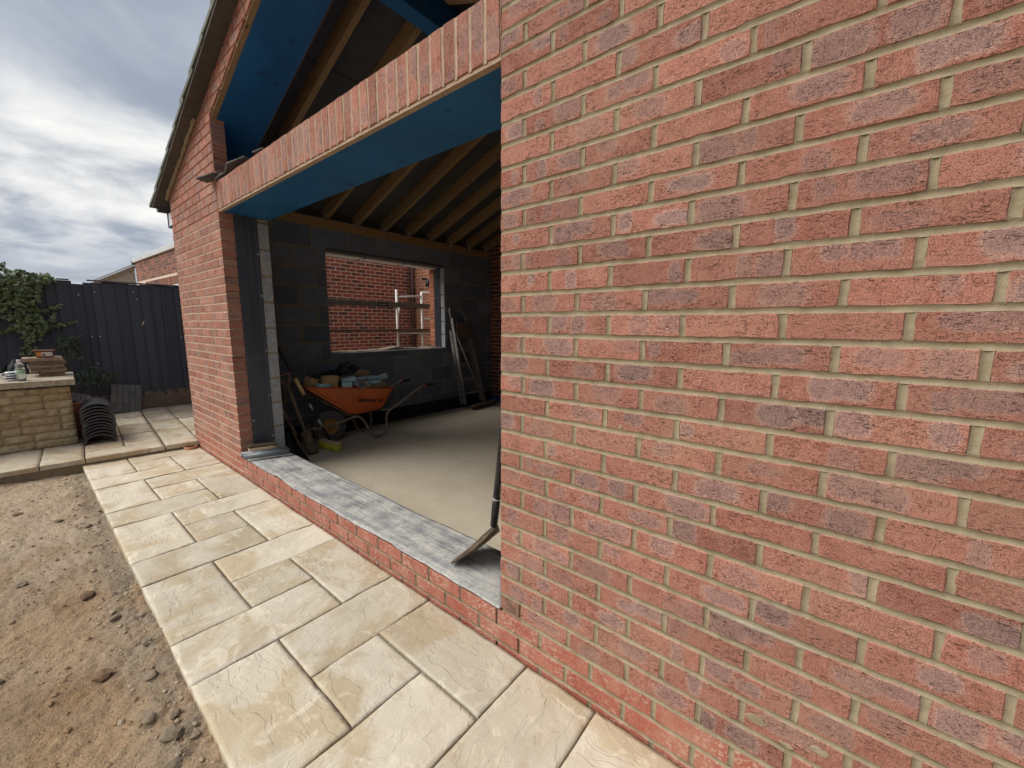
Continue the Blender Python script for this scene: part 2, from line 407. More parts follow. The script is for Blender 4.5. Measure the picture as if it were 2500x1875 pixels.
def m_membrane():
    m, t, b = material('membrane'); co = t.pos
    base = t.mix(t.smooth(t.noise(co, 5, 4, .6), .35, .65), (.13, .135, .145), (.26, .265, .27))
    d1 = t.smooth(t.noise(co, 7, 6, .68), .40, .60); streak = t.smooth(t.noise(t.mul(co, (2.2, 26, 1)), 1., 4, .6), .35, .62)
    dust = t.math('MULTIPLY', t.math('ADD', t.math('MULTIPLY', d1, .42), t.math('MULTIPLY', streak, .52)), .95)
    dust = t.math('MULTIPLY', dust, t.smooth(t.noise(co, 60, 4, .7), .34, .52, .35, 1.))
    col = t.mix(dust, base, t.mix(t.noise(co, 3.5, 2), (.50, .465, .395), (.62, .595, .535)))
    wv = t.math('MULTIPLY', t.math('SINE', t.math('MULTIPLY', t.math('ADD', sepx(t, 0), sepx(t, 1)), 520.)), t.math('SINE', t.math('MULTIPLY', t.math('SUBTRACT', sepx(t, 0), sepx(t, 1)), 520.)))
    t.put(b.inputs['Base Color'], col); b.inputs['Roughness'].default_value = .6
    h = t.math('ADD', t.math('MULTIPLY', wv, .30), t.math('MULTIPLY', t.noise(co, 30, 4, .6), .8))
    h = t.math('ADD', h, t.math('MULTIPLY', t.noise(t.mul(co, (3, 55, 1)), 1., 3, .6), 2.6))
    t.put(b.inputs['Normal'], t.bump(h, .0022, .9))
    return m
def sepx(t, i):
    s = t.node('ShaderNodeSeparateXYZ'); t.put(s.inputs[0], t.pos); return s.outputs[i]
def m_stone():
    m, t, b = material('walling_stone'); co = t.co
    col = t.mix(rnd2(t, 5.1), (.36, .285, .165), (.46, .38, .25))
    col = t.mix(t.smooth(t.noise(co, 14, 4, .6), .4, .66, 0., .7), col, (.30, .20, .09))
    col = t.mix(t.smooth(t.noise(co, 60, 4, .65), .3, .5, .4, 0.), col, (.16, .11, .06))
    t.put(b.inputs['Base Color'], col); b.inputs['Roughness'].default_value = .95
    t.put(b.inputs['Normal'], t.bump(t.math('ADD', t.noise(t.mul(co, (1, 1, 1.6)), 22, 5, .6), t.math('MULTIPLY', t.noise(co, 90, 3), .3)), .016, 1.))
    return m
def m_block():
    m, t, b = material('grey_block'); co = t.co
    col = t.mix(rnd2(t, 5.1), (.10, .118, .15), (.20, .218, .255))
    col = t.mix(t.smooth(t.noise(co, 7, 4, .6), .4, .7, 0., .5), col, (.13, .14, .155))
    col = t.mix(t.smooth(t.noise(t.mul(co, (3, 3, 12)), 2.2, 4, .6), .56, .72, 0., .35), col, (.30, .30, .29))
    pit_ = t.smooth(t.voro(co, 75), .10, .2, 1., 0.)
    pm = t.math('MULTIPLY', pit_, t.math('GREATER_THAN', t.noise(co, 40, 1), .58))
    col = t.mix(pm, col, (.05, .05, .055))
    t.put(b.inputs['Base Color'], col); b.inputs['Roughness'].default_value = .95
    t.put(b.inputs['Normal'], t.bump(t.math('SUBTRACT', t.noise(co, 120, 4, .6), pm), .003, .8))
    return m
def m_blue():
    m, t, b = material('blue_painted_steel'); co = t.pos
    col = t.mix(t.smooth(t.noise(co, 2.5, 4, .6), .35, .65), (.010, .098, .26), (.014, .125, .32))
    sc = t.smooth(t.noise(t.mul(co, (4, 24, 24)), 2.2, 5, .7), .63, .70, 0., .35)
    col = t.mix(sc, col, (.05, .15, .25))
    dk = t.smooth(t.noise(t.vmath('ADD', co, (2, 0, 0)), 5, 4, .6), .62, .7, 0., .55)
    col = t.mix(dk, col, (.006, .03, .07))
    sp = t.math('MULTIPLY', t.smooth(t.voro(co, 26), .03, .05, 1., 0.), t.math('GREATER_THAN', t.noise(co, 9, 1), .56))
    col = t.mix(t.math('MULTIPLY', sp, .6), col, (.2, .3, .38))
    t.put(b.inputs['Base Color'], col); b.inputs['Roughness'].default_value = .5
    t.put(b.inputs['Normal'], t.bump(t.noise(co, 30, 4), .0012, .5))
    return m
def m_leaf(name, c1, c2):
    m, t, b = material(name)
    at = t.node('ShaderNodeAttribute'); at.attribute_name = 'tint'
    col = t.mix(at.outputs['Fac'], c1, c2)
    t.put(b.inputs['Base Color'], col); b.inputs['Roughness'].default_value = .45
    return m
def m_fence():
    m, t, b = material('fence_paint'); co = t.co
    col = t.mix(rnd2(t, 9.7), (.030, .033, .048), (.044, .048, .066))
    g = t.noise(t.mul(co, (30, 30, 2.0)), 3., 5, .6, .8); h2 = t.noise(t.mul(co, (4, 4, 90)), 2., 3, .6)
    col = t.mix(t.smooth(g, .52, .72, 0., .4), col, (.058, .053, .052))
    scf = t.smooth(t.noise(t.mul(co, (9, 9, 3)), 1.7, 5, .7), .68, .74, 0., .5)
    col = t.mix(scf, col, (.12, .11, .10))
    t.put(b.inputs['Base Color'], col); b.inputs['Roughness'].default_value = .75
    t.put(b.inputs['Normal'], t.bump(t.math('ADD', g, t.math('MULTIPLY', h2, .5)), .003, .8))
    return m

M = {}
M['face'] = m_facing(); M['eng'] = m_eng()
M['mortar'] = m_mortar('buff_mortar', (.245, .198, .122), (.340, .282, .185))
M['mortar_pale'] = m_mortar('pale_mortar', (.36, .25, .17), (.46, .34, .245))
M['mortar_nb'] = m_mortar('neighbour_mortar', (.58, .47, .37), (.70, .58, .47))
M['mortar_grey'] = m_mortar('block_mortar', (.24, .19, .125), (.33, .265, .18))
M['block_lit'] = m_simple('lit_block_end', (.34, .35, .365), (.25, .26, .275), .95, 30., .003, dust=((.42, .33, .19), .5))  # grey block with daylight painted in as a paler tone, plus mortar smears
M['mortar_buff'] = m_mortar('stone_mortar', (.26, .20, .115), (.36, .285, .17))
M['mortar_rub'] = m_mortar('mortar_rubble', (.19, .14, .10), (.33, .26, .20), .006)
M['bedding'] = m_mortar('dark_bedding', (.055, .045, .035), (.085, .07, .052))
M['mortar_dk'] = m_mortar('damp_mortar', (.17, .13, .09), (.25, .19, .12))
M['nb'] = m_multi_brick('multi_red_brick', ((.30, .075, .042), (.23, .055, .036)), (.055, .032, .03), .45)
M['house'] = m_multi_brick('orange_brick', ((.46, .17, .085), (.40, .14, .07)), (.26, .09, .05), .2)

M['slab'] = m_slab('riven_slab', (.535, .472, .36), (.61, .55, .44), (.465, .375, .245))
M['slab_old'] = m_slab('weathered_slab', (.50, .43, .32), (.58, .50, .375), (.42, .32, .20))
M['slab_grey'] = m_slab('dusty_slab', (.30, .25, .19), (.37, .31, .235), (.25, .20, .15))
M['soil'] = m_soil(); M['floor'] = m_floor(); M['membrane'] = m_membrane()
M['stone'] = m_stone(); M['block'] = m_block(); M['blue'] = m_blue()
M['closer'] = m_simple('grey_plastic', (.040, .045, .058), (.055, .060, .074), .42, 9., .0006, stretch=(1, 1, .1), dust=((.12, .12, .13), .25))
M['screw'] = m_simple('screw_metal', (.75, .75, .72), None, .3, 20, 0, .7)
M['timber'] = m_wood('pine_timber', (.36, .235, .115), (.24, .148, .07), (1, 12, 12))
M['timber_y'] = m_wood('pine_timber_y', (.36, .21, .08), (.25, .135, .05), (12, 1, 12))
M['timber_z'] = m_wood('weathered_handle', (.20, .135, .085), (.115, .075, .048), (12, 12, 1))
M['oldwood'] = m_wood('old_wood', (.16, .11, .075), (.09, .06, .042), (12, 1, 12), knots=False)
M['palewood'] = m_wood('pale_wood', (.62, .47, .30), (.50, .36, .215), (1, 10, 10), knots=False)
M['board'] = m_simple('insulation_board', (.060, .060, .062), (.082, .080, .078), .7, 3., .0006)
M['undercloak'] = m_simple('fibre_cement', (.062, .055, .048), (.085, .076, .066), .85, 7., .001, dust=((.13, .115, .095), .4))
M['rooftile'] = m_simple('concrete_roof_tile', (.10, .105, .095), (.15, .155, .13), .9, 25., .002, dust=((.22, .23, .17), .6), vary=.15)
M['greytile'] = m_simple('grey_tile', (.075, .072, .070), (.11, .105, .10), .8, 12., .0015, dust=((.18, .165, .15), .5), vary=.15)
M['black'] = m_simple('dark_clay', (.026, .027, .030), (.040, .041, .045), .6, 25., .001, dust=((.085, .08, .075), .45), vary=.15)
M['blackplastic'] = m_simple('black_plastic', (.010, .010, .011), (.02, .02, .022), .35, 10., .0008)
M['sheet'] = m_simple('black_sheet', (.011, .012, .014), (.024, .025, .028), .4, 6., .004)
M['white'] = m_simple('white_plastic', (.72, .73, .74), (.62, .63, .64), .4, 6., .0003)
M['lead'] = m_simple('pale_flashing', (.55, .56, .56), (.45, .46, .46), .6, 6., .0006)
M['orange'] = m_simple('orange_paint', (.52, .105, .018), (.44, .08, .015), .42, 5., .0012, dust=((.30, .12, .05), .55))
M['rim'] = m_simple('yellow_rim', (.42, .20, .03), (.28, .13, .03), .55, 30., .001, dust=((.12, .07, .035), .7))
M['tyre'] = m_simple('dusty_rubber', (.055, .052, .048), (.095, .088, .078), .9, 30., .002, dust=((.20, .18, .15), .55))
M['tubemetal'] = m_simple('muddy_steel', (.22, .17, .13), (.13, .095, .07), .7, 40., .0015, metal=.25, dust=((.36, .31, .25), .6))
M['rust'] = m_simple('rusty_steel', (.16, .11, .075), (.09, .065, .05), .6, 30., .0015, metal=.45, dust=((.30, .22, .13), .6))
M['alu'] = m_simple('aluminium', (.62, .62, .60), (.48, .48, .46), .38, 20., .0006, metal=.75, stretch=(1, 1, 6))
M['aluold'] = m_simple('scuffed_aluminium', (.42, .40, .37), (.24, .225, .205), .5, 25., .0012, metal=.5, dust=((.20, .18, .155), .6))
M['scaff'] = m_simple('white_scaffold_tube', (.72, .70, .66), (.56, .53, .48), .45, 14., .0008, metal=.2, dust=((.32, .25, .19), .45))
M['plank'] = m_simple('grey_platform', (.10, .088, .078), (.15, .13, .11), .6, 10., .001)
M['blueins'] = m_simple('blue_foam', (.30, .46, .50), (.36, .52, .56), .85, 14., .0012, vary=.1, dust=((.42, .45, .42), .4))
M['yellow'] = m_simple('yellow_bristle', (.50, .47, .035), (.36, .34, .03), .7, 60., .002, stretch=(1, 1, .15))
M['cream'] = m_simple('cream_grip', (.56, .44, .19), (.46, .36, .15), .5, 14., .0006)
M['pinkgrip'] = m_simple('faded_red_grip', (.20, .10, .092), (.15, .08, .075), .55, 20., .0008)
M['redgrip'] = m_simple('red_grip', (.42, .05, .03), (.3, .04, .03), .5, 20., .0006)
M['bristle'] = m_simple('brown_bristle', (.14, .095, .06), (.075, .05, .034), .9, 110., .004)
M['pipe'] = m_simple('grey_pipe', (.135, .150, .162), (.10, .115, .125), .5, 16., .001, dust=((.34, .33, .31), .75))
M['terracotta'] = m_simple('terracotta', (.46, .20, .11), (.36, .15, .085), .85, 20., .001)
M['coping'] = m_simple('coping_stone', (.40, .345, .265), (.30, .25, .185), .95, 14., .005, dust=((.17, .14, .105), .6))
M['flag'] = m_simple('brown_flag', (.28, .20, .145), (.20, .14, .10), .95, 16., .006, dust=((.34, .28, .22), .5), vary=.15)
M['redbrick'] = m_simple('loose_red_brick', (.36, .13, .085), (.30, .10, .07), .85, 30., .0015, vary=.1)
M['browntub'] = m_simple('brown_tub', (.15, .065, .04), (.12, .05, .032), .4, 8., .0004)
M['labelw'] = m_simple('label_white', (.62, .58, .5), (.5, .46, .4), .5, 40., 0)
M['labelo'] = m_simple('label_orange', (.62, .23, .03), (.5, .2, .03), .5, 40., 0)
M['gravel'] = m_simple('clod', (.31, .245, .17), (.23, .175, .118), .97, 40., .004, dust=((.34, .28, .20), .5), vary=.25)
M['gravel_b'] = m_simple('brown_clod', (.25, .155, .085), (.18, .11, .062), .97, 40., .004, dust=((.33, .22, .13), .5), vary=.25)
M['ink'] = m_simple('worn_black_print', (.02, .015, .012), (.05, .022, .012), .6, 90., 0)
M['ivy'] = m_leaf('ivy_leaf', (.026, .052, .017), (.155, .19, .075))
M['darkleaf'] = m_leaf('dark_leaf', (.014, .026, .012), (.04, .065, .03))
M['stem'] = m_simple('ivy_stem', (.13, .095, .055), (.09, .065, .04), .9, 30., .001)
M['downpipe'] = m_simple('brown_downpipe', (.105, .050, .045), (.085, .04, .036), .4, 8., .0004)
M['foil'] = m_simple('pale_soffit', (.85, .82, .77), (.75, .72, .67), .6, 8., .0006)
M['glassdark'] = m_simple('dark_glass', (.02, .025, .03), (.03, .035, .04), .1, 4., 0)
M['sheetgrey'] = m_simple('crumpled_sheet', (.26, .24, .22), (.14, .13, .12), .5, 30., .004)
M['fence'] = m_fence()
M['brown'] = m_leaf('brown_brick', (.085, .036, .026), (.28, .105, .065)); M['brown'].node_tree.nodes['Principled BSDF'].inputs['Roughness'].default_value = .9
M['nb_t'] = m_leaf('dark_red_brick', (.09, .035, .028), (.28, .07, .042)); M['nb_t'].node_tree.nodes['Principled BSDF'].inputs['Roughness'].default_value = .9
def m_glass():
    m, t, b = material('clear_plastic'); b.inputs['Base Color'].default_value = (.86, .93, .92, 1)
    b.inputs['Transmission Weight'].default_value = .85; b.inputs['Roughness'].default_value = .12; b.inputs['IOR'].default_value = 1.2
    return m
M['bottle'] = m_glass()
M['greenlabel'] = m_simple('green_label', (.20, .40, .22), (.55, .62, .55), .5, 25., 0)

# ------------------------------------------------------------------ brick meshes shared by all walls
def brick_mesh(L, H, D, seed, jit=.0013, bev=.0028, nl=7, ns=2):
    r = random.Random(seed); P = []
    def side(a, b, n):
        for i in range(n):
            k = i/n; P.append([a[0]+(b[0]-a[0])*k, a[1]+(b[1]-a[1])*k])
    x, z = L/2, H/2
    c = [(-x, -z), (x, -z), (x, z), (-x, z)]
    side(c[0], c[1], nl); side(c[1], c[2], ns); side(c[2], c[3], nl); side(c[3], c[0], ns)
    cx = 1-.012*r.random()
    for p in P: p[0] = p[0]*cx+r.uniform(-jit, jit); p[1] += r.uniform(-jit, jit)
    return MB().prism([tuple(p) for p in P], 0, D, bev).mesh('brick', True)
def meshset(mat, jit=.0013, bev=.0028, nl=7, n=6, D=.1025, nh=3):
    S = [brick_mesh(.215, .065, D, i, jit, bev, nl) for i in range(n)]
    Hd = [brick_mesh(.1025, .065, D, 50+i, jit, bev, max(2, nl//2)) for i in range(nh)]
    for me in S+Hd: me.materials.append(mat)
    return S, Hd
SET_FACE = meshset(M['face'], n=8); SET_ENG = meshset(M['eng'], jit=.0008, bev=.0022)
M['dirty'] = m_simple('muddy_brick', (.25, .125, .082), (.13, .075, .052), .95, 45., .003, dust=((.30, .20, .13), .5))
SET_DIRTY = meshset(M['dirty'], n=1, nh=1)
SET_NB = meshset(M['nb'], nl=2, n=3, bev=.003); SET_HOUSE = meshset(M['house'], nl=2, n=2, bev=.003)
ROT90 = Matrix.Rotation(R(90), 4, 'Z')

def lay(parent, sets, Mw, xa, xb, z0, z1, proud=.001, gap=.010, tilt=.004):
    L = xb-xa; H = z1-z0
    S, Hd = sets
    me = rng.choice(S) if L > .14 else rng.choice(Hd); n = .215 if L > .14 else .1025
    mw = Mw @ Matrix.Translation(((xa+xb)/2, rng.uniform(-proud, proud), (z0+z1)/2)) @ Matrix.Rotation(rng.uniform(-tilt, tilt), 4, 'Y') @ Matrix.Diagonal((L/n, 1, H/.065, 1))
    return link('brick', me, None, parent, mw)

def joint_strips(mb, z, x0, x1, w=.0125, y0=.0012, depth=.0036, horizontal=True, step=.03, zjit=.0009):
    n = max(2, int((x1-x0)/step)); cs = [(-1, 0), (-.55, .75), (0, 1), (.55, .75), (1, 0)]
    vs = []; fs = []; off = 0
    for i in range(n+1):
        a = x0+(x1-x0)*i/n; off = rng.uniform(-zjit, zjit); dd = depth*rng.uniform(.75, 1.2); ww = w*rng.uniform(.94, 1.1)
        for s_, q in cs:
            c = z+off+s_*ww/2; y = y0+q*dd
            vs.append((a, y, c) if horizontal else (c, y, a))
    for i in range(n):
        for k in range(4):
            f = (i*5+k, (i+1)*5+k, (i+1)*5+k+1, i*5+k+1)
            fs.append(f if horizontal else f[::-1])
    mb.add(vs, fs, True)

def courses(wall, sets, Mw, rows, mb=None, gap=.0136, **kw):
    """rows: (z0, z1, [x boundaries]) in joint centre lines; the outermost boundaries are flush ends."""
    for z0, z1, xs in rows:
        for i in range(len(xs)-1):
            a = xs[i]+(gap/2 if i else 0); b = xs[i+1]-(gap/2 if i < len(xs)-2 else 0)
            if b-a > .012: lay(wall, sets, Mw, a, b, z0+gap/2, z1-gap/2, **kw)
            if mb is not None and i: joint_strips(mb, xs[i], z0+.006, z1-.006, horizontal=False, w=gap+.003, step=.02)
        if mb is not None: joint_strips(mb, z0, xs[0]+.002, xs[-1]-.002, w=gap+.003)
def bounds(x0, x1, first, pitch=.225, jit=.003):
    xs = [x0]; x = first
    while x <= x0+.03: x += pitch
    while x < x1-.03: xs.append(x+rng.uniform(-jit, jit)); x += pitch
    return xs+[x1]

# ------------------------------------------------------------------ ground, floor
PAVE = -.185; FLOOR = -.22; PATIO = -.12
def build_ground():
    xs = np.concatenate([[-400, -120, -50, -25, -14, -9, -7], np.arange(-6.0, -1.8, .022), np.arange(-1.8, .8, .0085), np.arange(.8, 3, .06), [4, 8, 20, 60, 180, 400]])
    ys = np.concatenate([[-400, -150, -60, -25, -10, -6, -4], np.arange(-3.2, -1.9, .03), np.arange(-1.9, -.84, .0085), [-.8, -.7, 0, 2, 5, 8, 20, 60, 180, 400]])
    X, Y = np.meshgrid(xs, ys, indexing='ij')
    Z = -.236+.05*fbm(X*1.3, Y*1.3, 4, 3)+.034*fbm(X*9, Y*9, 4, 9)+.020*fbm(X*40, Y*40, 3, 21)
    edge = np.clip(1-(np.abs(Y+.93)-.05)/.12, 0, 1)*(X > -4.4)
    Z += edge*(.014+.05*np.abs(fbm(X*24, Y*24, 3, 31)))
    far = (np.abs(X+1) > 6) | (np.abs(Y) > 3.3)
    Z = np.where(far, -.30, Z)
    Z = np.where((Y > -.875) | (X < -4.62), -.34, Z)
    nx, ny = len(xs), len(ys)
    V = np.stack([X, Y, Z], -1).reshape(-1, 3)
    I = np.arange(nx*ny).reshape(nx, ny)
    Fq = np.stack([I[:-1, :-1], I[1:, :-1], I[1:, 1:], I[:-1, 1:]], -1).reshape(-1, 4)
    me = bpy.data.meshes.new('ground'); me.vertices.add(len(V)); me.vertices.foreach_set('co', V.ravel())
    me.loops.add(Fq.size); me.loops.foreach_set('vertex_index', Fq.ravel()); me.polygons.add(len(Fq))
    me.polygons.foreach_set('loop_start', np.arange(0, Fq.size, 4)); me.polygons.foreach_set('loop_total', np.full(len(Fq), 4))
    me.polygons.foreach_set('use_smooth', np.ones(len(Fq), bool)); me.update(calc_edges=True)
    structure(link('ground', me, M['soil']))
build_ground()
structure(MB().box(-4.2, 1.2, .30, 4.56, -.33, FLOOR).build('floor', M['floor']))

# ------------------------------------------------------------------ paving
SLABS = {}
def slab_mesh(L, Wd, seed, mat, T=.042, grid=.014):
    key = (round(L, 2), round(Wd, 2), seed, mat.name)
    if key in SLABS: return SLABS[key]
    r = np.random.RandomState(abs(hash((seed, round(L, 2)))) % 9999)
    nx = max(4, int(L/grid)); ny = max(4, int(Wd/grid))
    u = np.linspace(-L/2, L/2, nx+1); v = np.linspace(-Wd/2, Wd/2, ny+1)
    X, Y = np.meshgrid(u, v, indexing='ij')
    Z = .006*fbm(X*7+seed*5, Y*7+seed*3, 4, seed)
    q = fbm(X*4+seed*2, Y*8+seed*7, 3, seed+40)*10; fr = q-np.floor(q); Z += .0022*(np.floor(q)+np.clip(fr/.12, 0, 1))*.6
    Z -= Z.mean()
    ex = np.minimum(X+L/2, L/2-X); ey = np.minimum(Y+Wd/2, Wd/2-Y); e = np.minimum(ex, ey)
    Z -= .0012*np.clip(1-e/.007, 0, 1)+.002*np.clip(1-e/.03, 0, 1)*np.abs(fbm(X*20, Y*20, 3, seed+7))*2
    jx = .0035*fbm(Y*18, X*0+seed, 3, seed+3); jy = .0035*fbm(X*18, Y*0+seed, 3, seed+5)
    X2 = X+jx*(np.abs(X) > L/2-1e-6); Y2 = Y+jy*(np.abs(Y) > Wd/2-1e-6)
    vs = np.stack([X2, Y2, Z], -1).reshape(-1, 3).tolist(); I = np.arange((nx+1)*(ny+1)).reshape(nx+1, ny+1)
    fs = [(int(I[i, j]), int(I[i+1, j]), int(I[i+1, j+1]), int(I[i, j+1])) for i in range(nx) for j in range(ny)]
    rim = [int(I[i, 0]) for i in range(nx)]+[int(I[nx, j]) for j in range(ny)]+[int(I[i, ny]) for i in range(nx, 0, -1)]+[int(I[0, j]) for j in range(ny, 0, -1)]
    b0 = len(vs); vs += [[vs[i][0], vs[i][1], -T] for i in rim]; n = len(rim)
    sm = [True]*len(fs)
    for i in range(n): fs.append((rim[i], b0+i, b0+(i+1) % n, rim[(i+1) % n])); sm.append(False)
    me = bpy.data.meshes.new('slab'); me.from_pydata(vs, [], fs); me.polygons.foreach_set('use_smooth', sm); me.update()
    me.materials.append(mat); SLABS[key] = me
    return me
def slab(parent, x0, x1, y0, y1, z, mat, gap=.0072, seeds=4, grid=.014):
    L = x1-x0-gap; Wd = y1-y0-gap; rot = Wd > L
    if rot: L, Wd = Wd, L
    q = .3 if max(L, Wd) < .45 else .6
    nL = round(L/.295)*.295-.005; nW = round(Wd/.295)*.295-.005
    nL = max(.28, nL); nW = max(.28, nW)
    me = slab_mesh(nL, nW, rng.randrange(seeds), mat, grid=grid)
    a = (R(90) if rot else 0)+rng.choice((0, math.pi))
    mw = Matrix.Translation(((x0+x1)/2, (y0+y1)/2, z+rng.uniform(-.0015, .0015))) @ Matrix.Rotation(a, 4, 'Z') @ Matrix.Rotation(rng.uniform(-.003, .003), 4, 'X') @ Matrix.Diagonal((L/nL, Wd/nW, 1, 1))
    return link('slab', me, None, parent, mw)
path = structure(MB().box(-4.50, 2.6, -.88, -.012, -.33, PAVE-.036).build('path', M['bedding']))
P_ = [-4.55, -3.63, -2.65, -1.685, -.77, .152, 1.07, 1.99]
Y0, Y1, Y2, Y3 = -.902, -.590, -.294, -.006
for i in range(len(P_)-1):
    a, b_ = P_[i], P_[i+1]; t1 = a+(b_-a)/3; t2 = a+(b_-a)*2/3
    slab(path, a, t2, Y0, Y1, PAVE, M['slab']); slab(path, t2, b_, Y0, Y2, PAVE, M['slab'])
    slab(path, t1, t2, Y1, Y2, PAVE, M['slab']); slab(path, a, t1, Y1, Y3, PAVE, M['slab']); slab(path, t1, b_, Y2, Y3, PAVE, M['slab'])
# raised patio
pm = Matrix.Translation((-4.43, 0, 0)) @ Matrix.Rotation(R(-4), 4, 'Z') @ Matrix.Translation((4.43, 0, 0))
patio = structure(MB().box(-7.6, -4.455, -3.0, 1.0, -.33, PATIO-.034).build('patio', M['mortar_dk'], None, pm))
XA = [-4.44, -4.75, -5.345, -5.94, -6.53, -7.12]
def pslab(x0, x1, y0, y1, m='slab_old'): slab(patio, x0, x1, y0, y1, PATIO, M[m], grid=.03)
for k in range(6): pslab(-5.34, -4.44, -2.96+.3*k-.01, -2.66+.3*k-.01) if k < 6 else 0
pslab(-5.34, -4.44, -1.17, -.88)
pslab(-4.75, -4.44, -.88, -.295); pslab(-5.345, -4.75, -.88, -.585); pslab(-5.345, -4.75, -.585, -.295)
for a, b_ in ((-5.94, -5.345), (-6.53, -5.94), (-7.12, -6.53)):
    pslab(a, b_, -.88, -.585); pslab(a, b_, -.585, -.295, 'slab_old')
pslab(-5.34, -4.44, -.285, .01); pslab(-5.34, -4.75, .01, .31); pslab(-4.74, -4.44, .01, .6)
for a, b_, m in ((-5.94, -5.345, 'slab_old'), (-6.53, -5.94, 'slab_grey'), (-7.12, -6.53, 'slab_grey')):
    pslab(a, b_, -.285, .01, m); pslab(a, b_, .01, .31, m); pslab(a, b_, .31, .61, m)
for k in range(7):
    for a, b_ in ((-5.94, -5.345), (-6.53, -5.94), (-7.12, -6.53)): pslab(a, b_, -.88-.3*(k+1), -.88-.3*k)

# ------------------------------------------------------------------ the new building
B = thing('garden_room', 'new red brick building shell with blue steel beams and wide doorless opening', 'building')
XL, XC, XR, TH = -3.077, -4.575, 1.493, .375
I4 = Matrix.Identity(4)
JZ = [-0.013, 0.064, 0.148, 0.227, 0.303, 0.382, 0.462, 0.545, 0.619, 0.69, 0.766, 0.844, 0.916, 0.992, 1.065, 1.139, 1.213, 1.286, 1.363, 1.435, 1.511, 1.582, 1.654, 1.726, 1.803, 1.876, 1.952, 2.023, 2.096, 2.164, 2.24, 2.315, 2.39, 2.465]
# right hand wall
mb = MB().box(.007, XR, .009, .10, -.33, 2.465).box(.03, XR, .10, TH, -.33, 2.465)
rows = [(JZ[k], JZ[k+1], bounds(0, XR, .1075 if k % 2 == 0 else .220)) for k in range(len(JZ)-1)]
rows[0] = (rows[0][0], rows[0][1], rows[0][2][1:])
erow = [(-.093, -.018, bounds(-.015, XR, .204)), (-.168, -.093, bounds(.105, XR, .324)), (-.243, -.168, bounds(-.015, XR, .204))]
def make_wall(name, label, mb, sets_rows, concave=True, mort='mortar', **kw):
    """mortar core as the part, every brick a sub-part"""
    o = bpy.data.objects.new(name, bpy.data.meshes.new(name)); COL.objects.link(o); o.parent = B
    if label: o['label'] = label
    for sets, rws in sets_rows: courses(o, sets, I4, rws, mb if concave else None, **kw)
    me = mb.mesh(name, False); me.materials.append(M[mort]); o.data = me
    return o
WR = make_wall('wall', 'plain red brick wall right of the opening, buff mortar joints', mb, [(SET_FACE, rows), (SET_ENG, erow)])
dirty = lay(WR, (SET_DIRTY[0], SET_DIRTY[1]), I4, 0, .101, JZ[0]+.0064, JZ[1]-.0064)
sm = MB(); r_ = random.Random(2)
joint_strips(sm, .3725, .79, 1.06, w=.010, y0=.0006, depth=-.0014, zjit=.002); sm.build('mortar_smear', M['coping'], WR, fix=False)
for x, z, w, h in ((.928, .107, .026, .015), (1.069, .113, .022, .010), (1.0, .080, .016, .007), (.50, .86, .006, .006)):
    pts = [(x+math.cos(a)*w*r_.uniform(.7, 1.1), z+math.sin(a)*h*r_.uniform(.7, 1.1)) for a in [2*math.pi*i/14 for i in range(14)]]
    MB().prism(pts, -.0022, .004, .0015).build('mortar_smear', M['mortar'], WR)
# left pier
mb = MB().box(XC+.007, XL-.007, .008, .095, -.33, 2.10).box(XC+.02, XL-.015, .095, TH-.10, -.33, 2.10).box(XC+.02, XL-.02, TH-.1, TH, -.33, 2.33)
rows = [(.075*k, .075*(k+1), bounds(XC, XL, (XL-.1075-.225*6) if k % 2 == 0 else (XL-.220-.225*6))) for k in range(28)]
erow = [(-.075, 0, bounds(XC, XL, -.021-.225*20)), (-.15, -.075, bounds(XC, XL, .099-.225*20)), (-.225, -.15, bounds(XC, XL, -.021-.225*20))]
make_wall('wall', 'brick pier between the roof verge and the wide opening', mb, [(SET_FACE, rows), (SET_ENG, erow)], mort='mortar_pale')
# plinth under the opening
mb = MB().box(XL, .012, .009, .33, -.33, -.025)
mbz = -.018
rows = [(mbz-.075, mbz, bounds(XL+.003, -.027, -.021-.225*15)), (mbz-.15, mbz-.075, bounds(XL+.003, .093, .099-.225*16)), (mbz-.225, mbz-.15, bounds(XL+.003, -.027, -.021-.225*15))]
make_wall('plinth', 'low smooth red brick plinth under the opening', mb, [(SET_ENG, rows)], mort='mortar_dk')
MB().box(XL, 0, .105, .322, -.10, -.014).build('sill_block', M['block'], B)

# soldier course lintel
mb = MB().box(XL+.004, -.004, .006, .10, 2.105, 2.308).box(XL+.001, -.002, .0055, .033, 2.088, 2.105)
n = 41; pw = (0-XL)/n
for i in range(1, n): joint_strips(mb, XL+pw*i, 2.10, 2.312, horizontal=False, w=.015, step=.03, y0=.0008, depth=.002)
lintel = mb.build('lintel', M['mortar_pale'], B, fix=False); lintel['label'] = 'soldier course of upright bricks over the opening'
for i in range(n):
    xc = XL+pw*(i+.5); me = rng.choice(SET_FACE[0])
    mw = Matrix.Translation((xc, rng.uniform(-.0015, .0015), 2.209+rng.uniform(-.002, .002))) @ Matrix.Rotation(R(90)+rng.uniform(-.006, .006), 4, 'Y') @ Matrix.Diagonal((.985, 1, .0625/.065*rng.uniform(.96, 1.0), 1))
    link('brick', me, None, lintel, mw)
# steel beam behind the soldier course
bevbox('steel_beam', M['blue'], XL-.2, .2, .103, .385, 2.0985, 2.315, .003, B)
bevbox('steel_plate', M['blue'], XL-.05, .05, .0335, .387, 2.089, 2.098, .002, B)

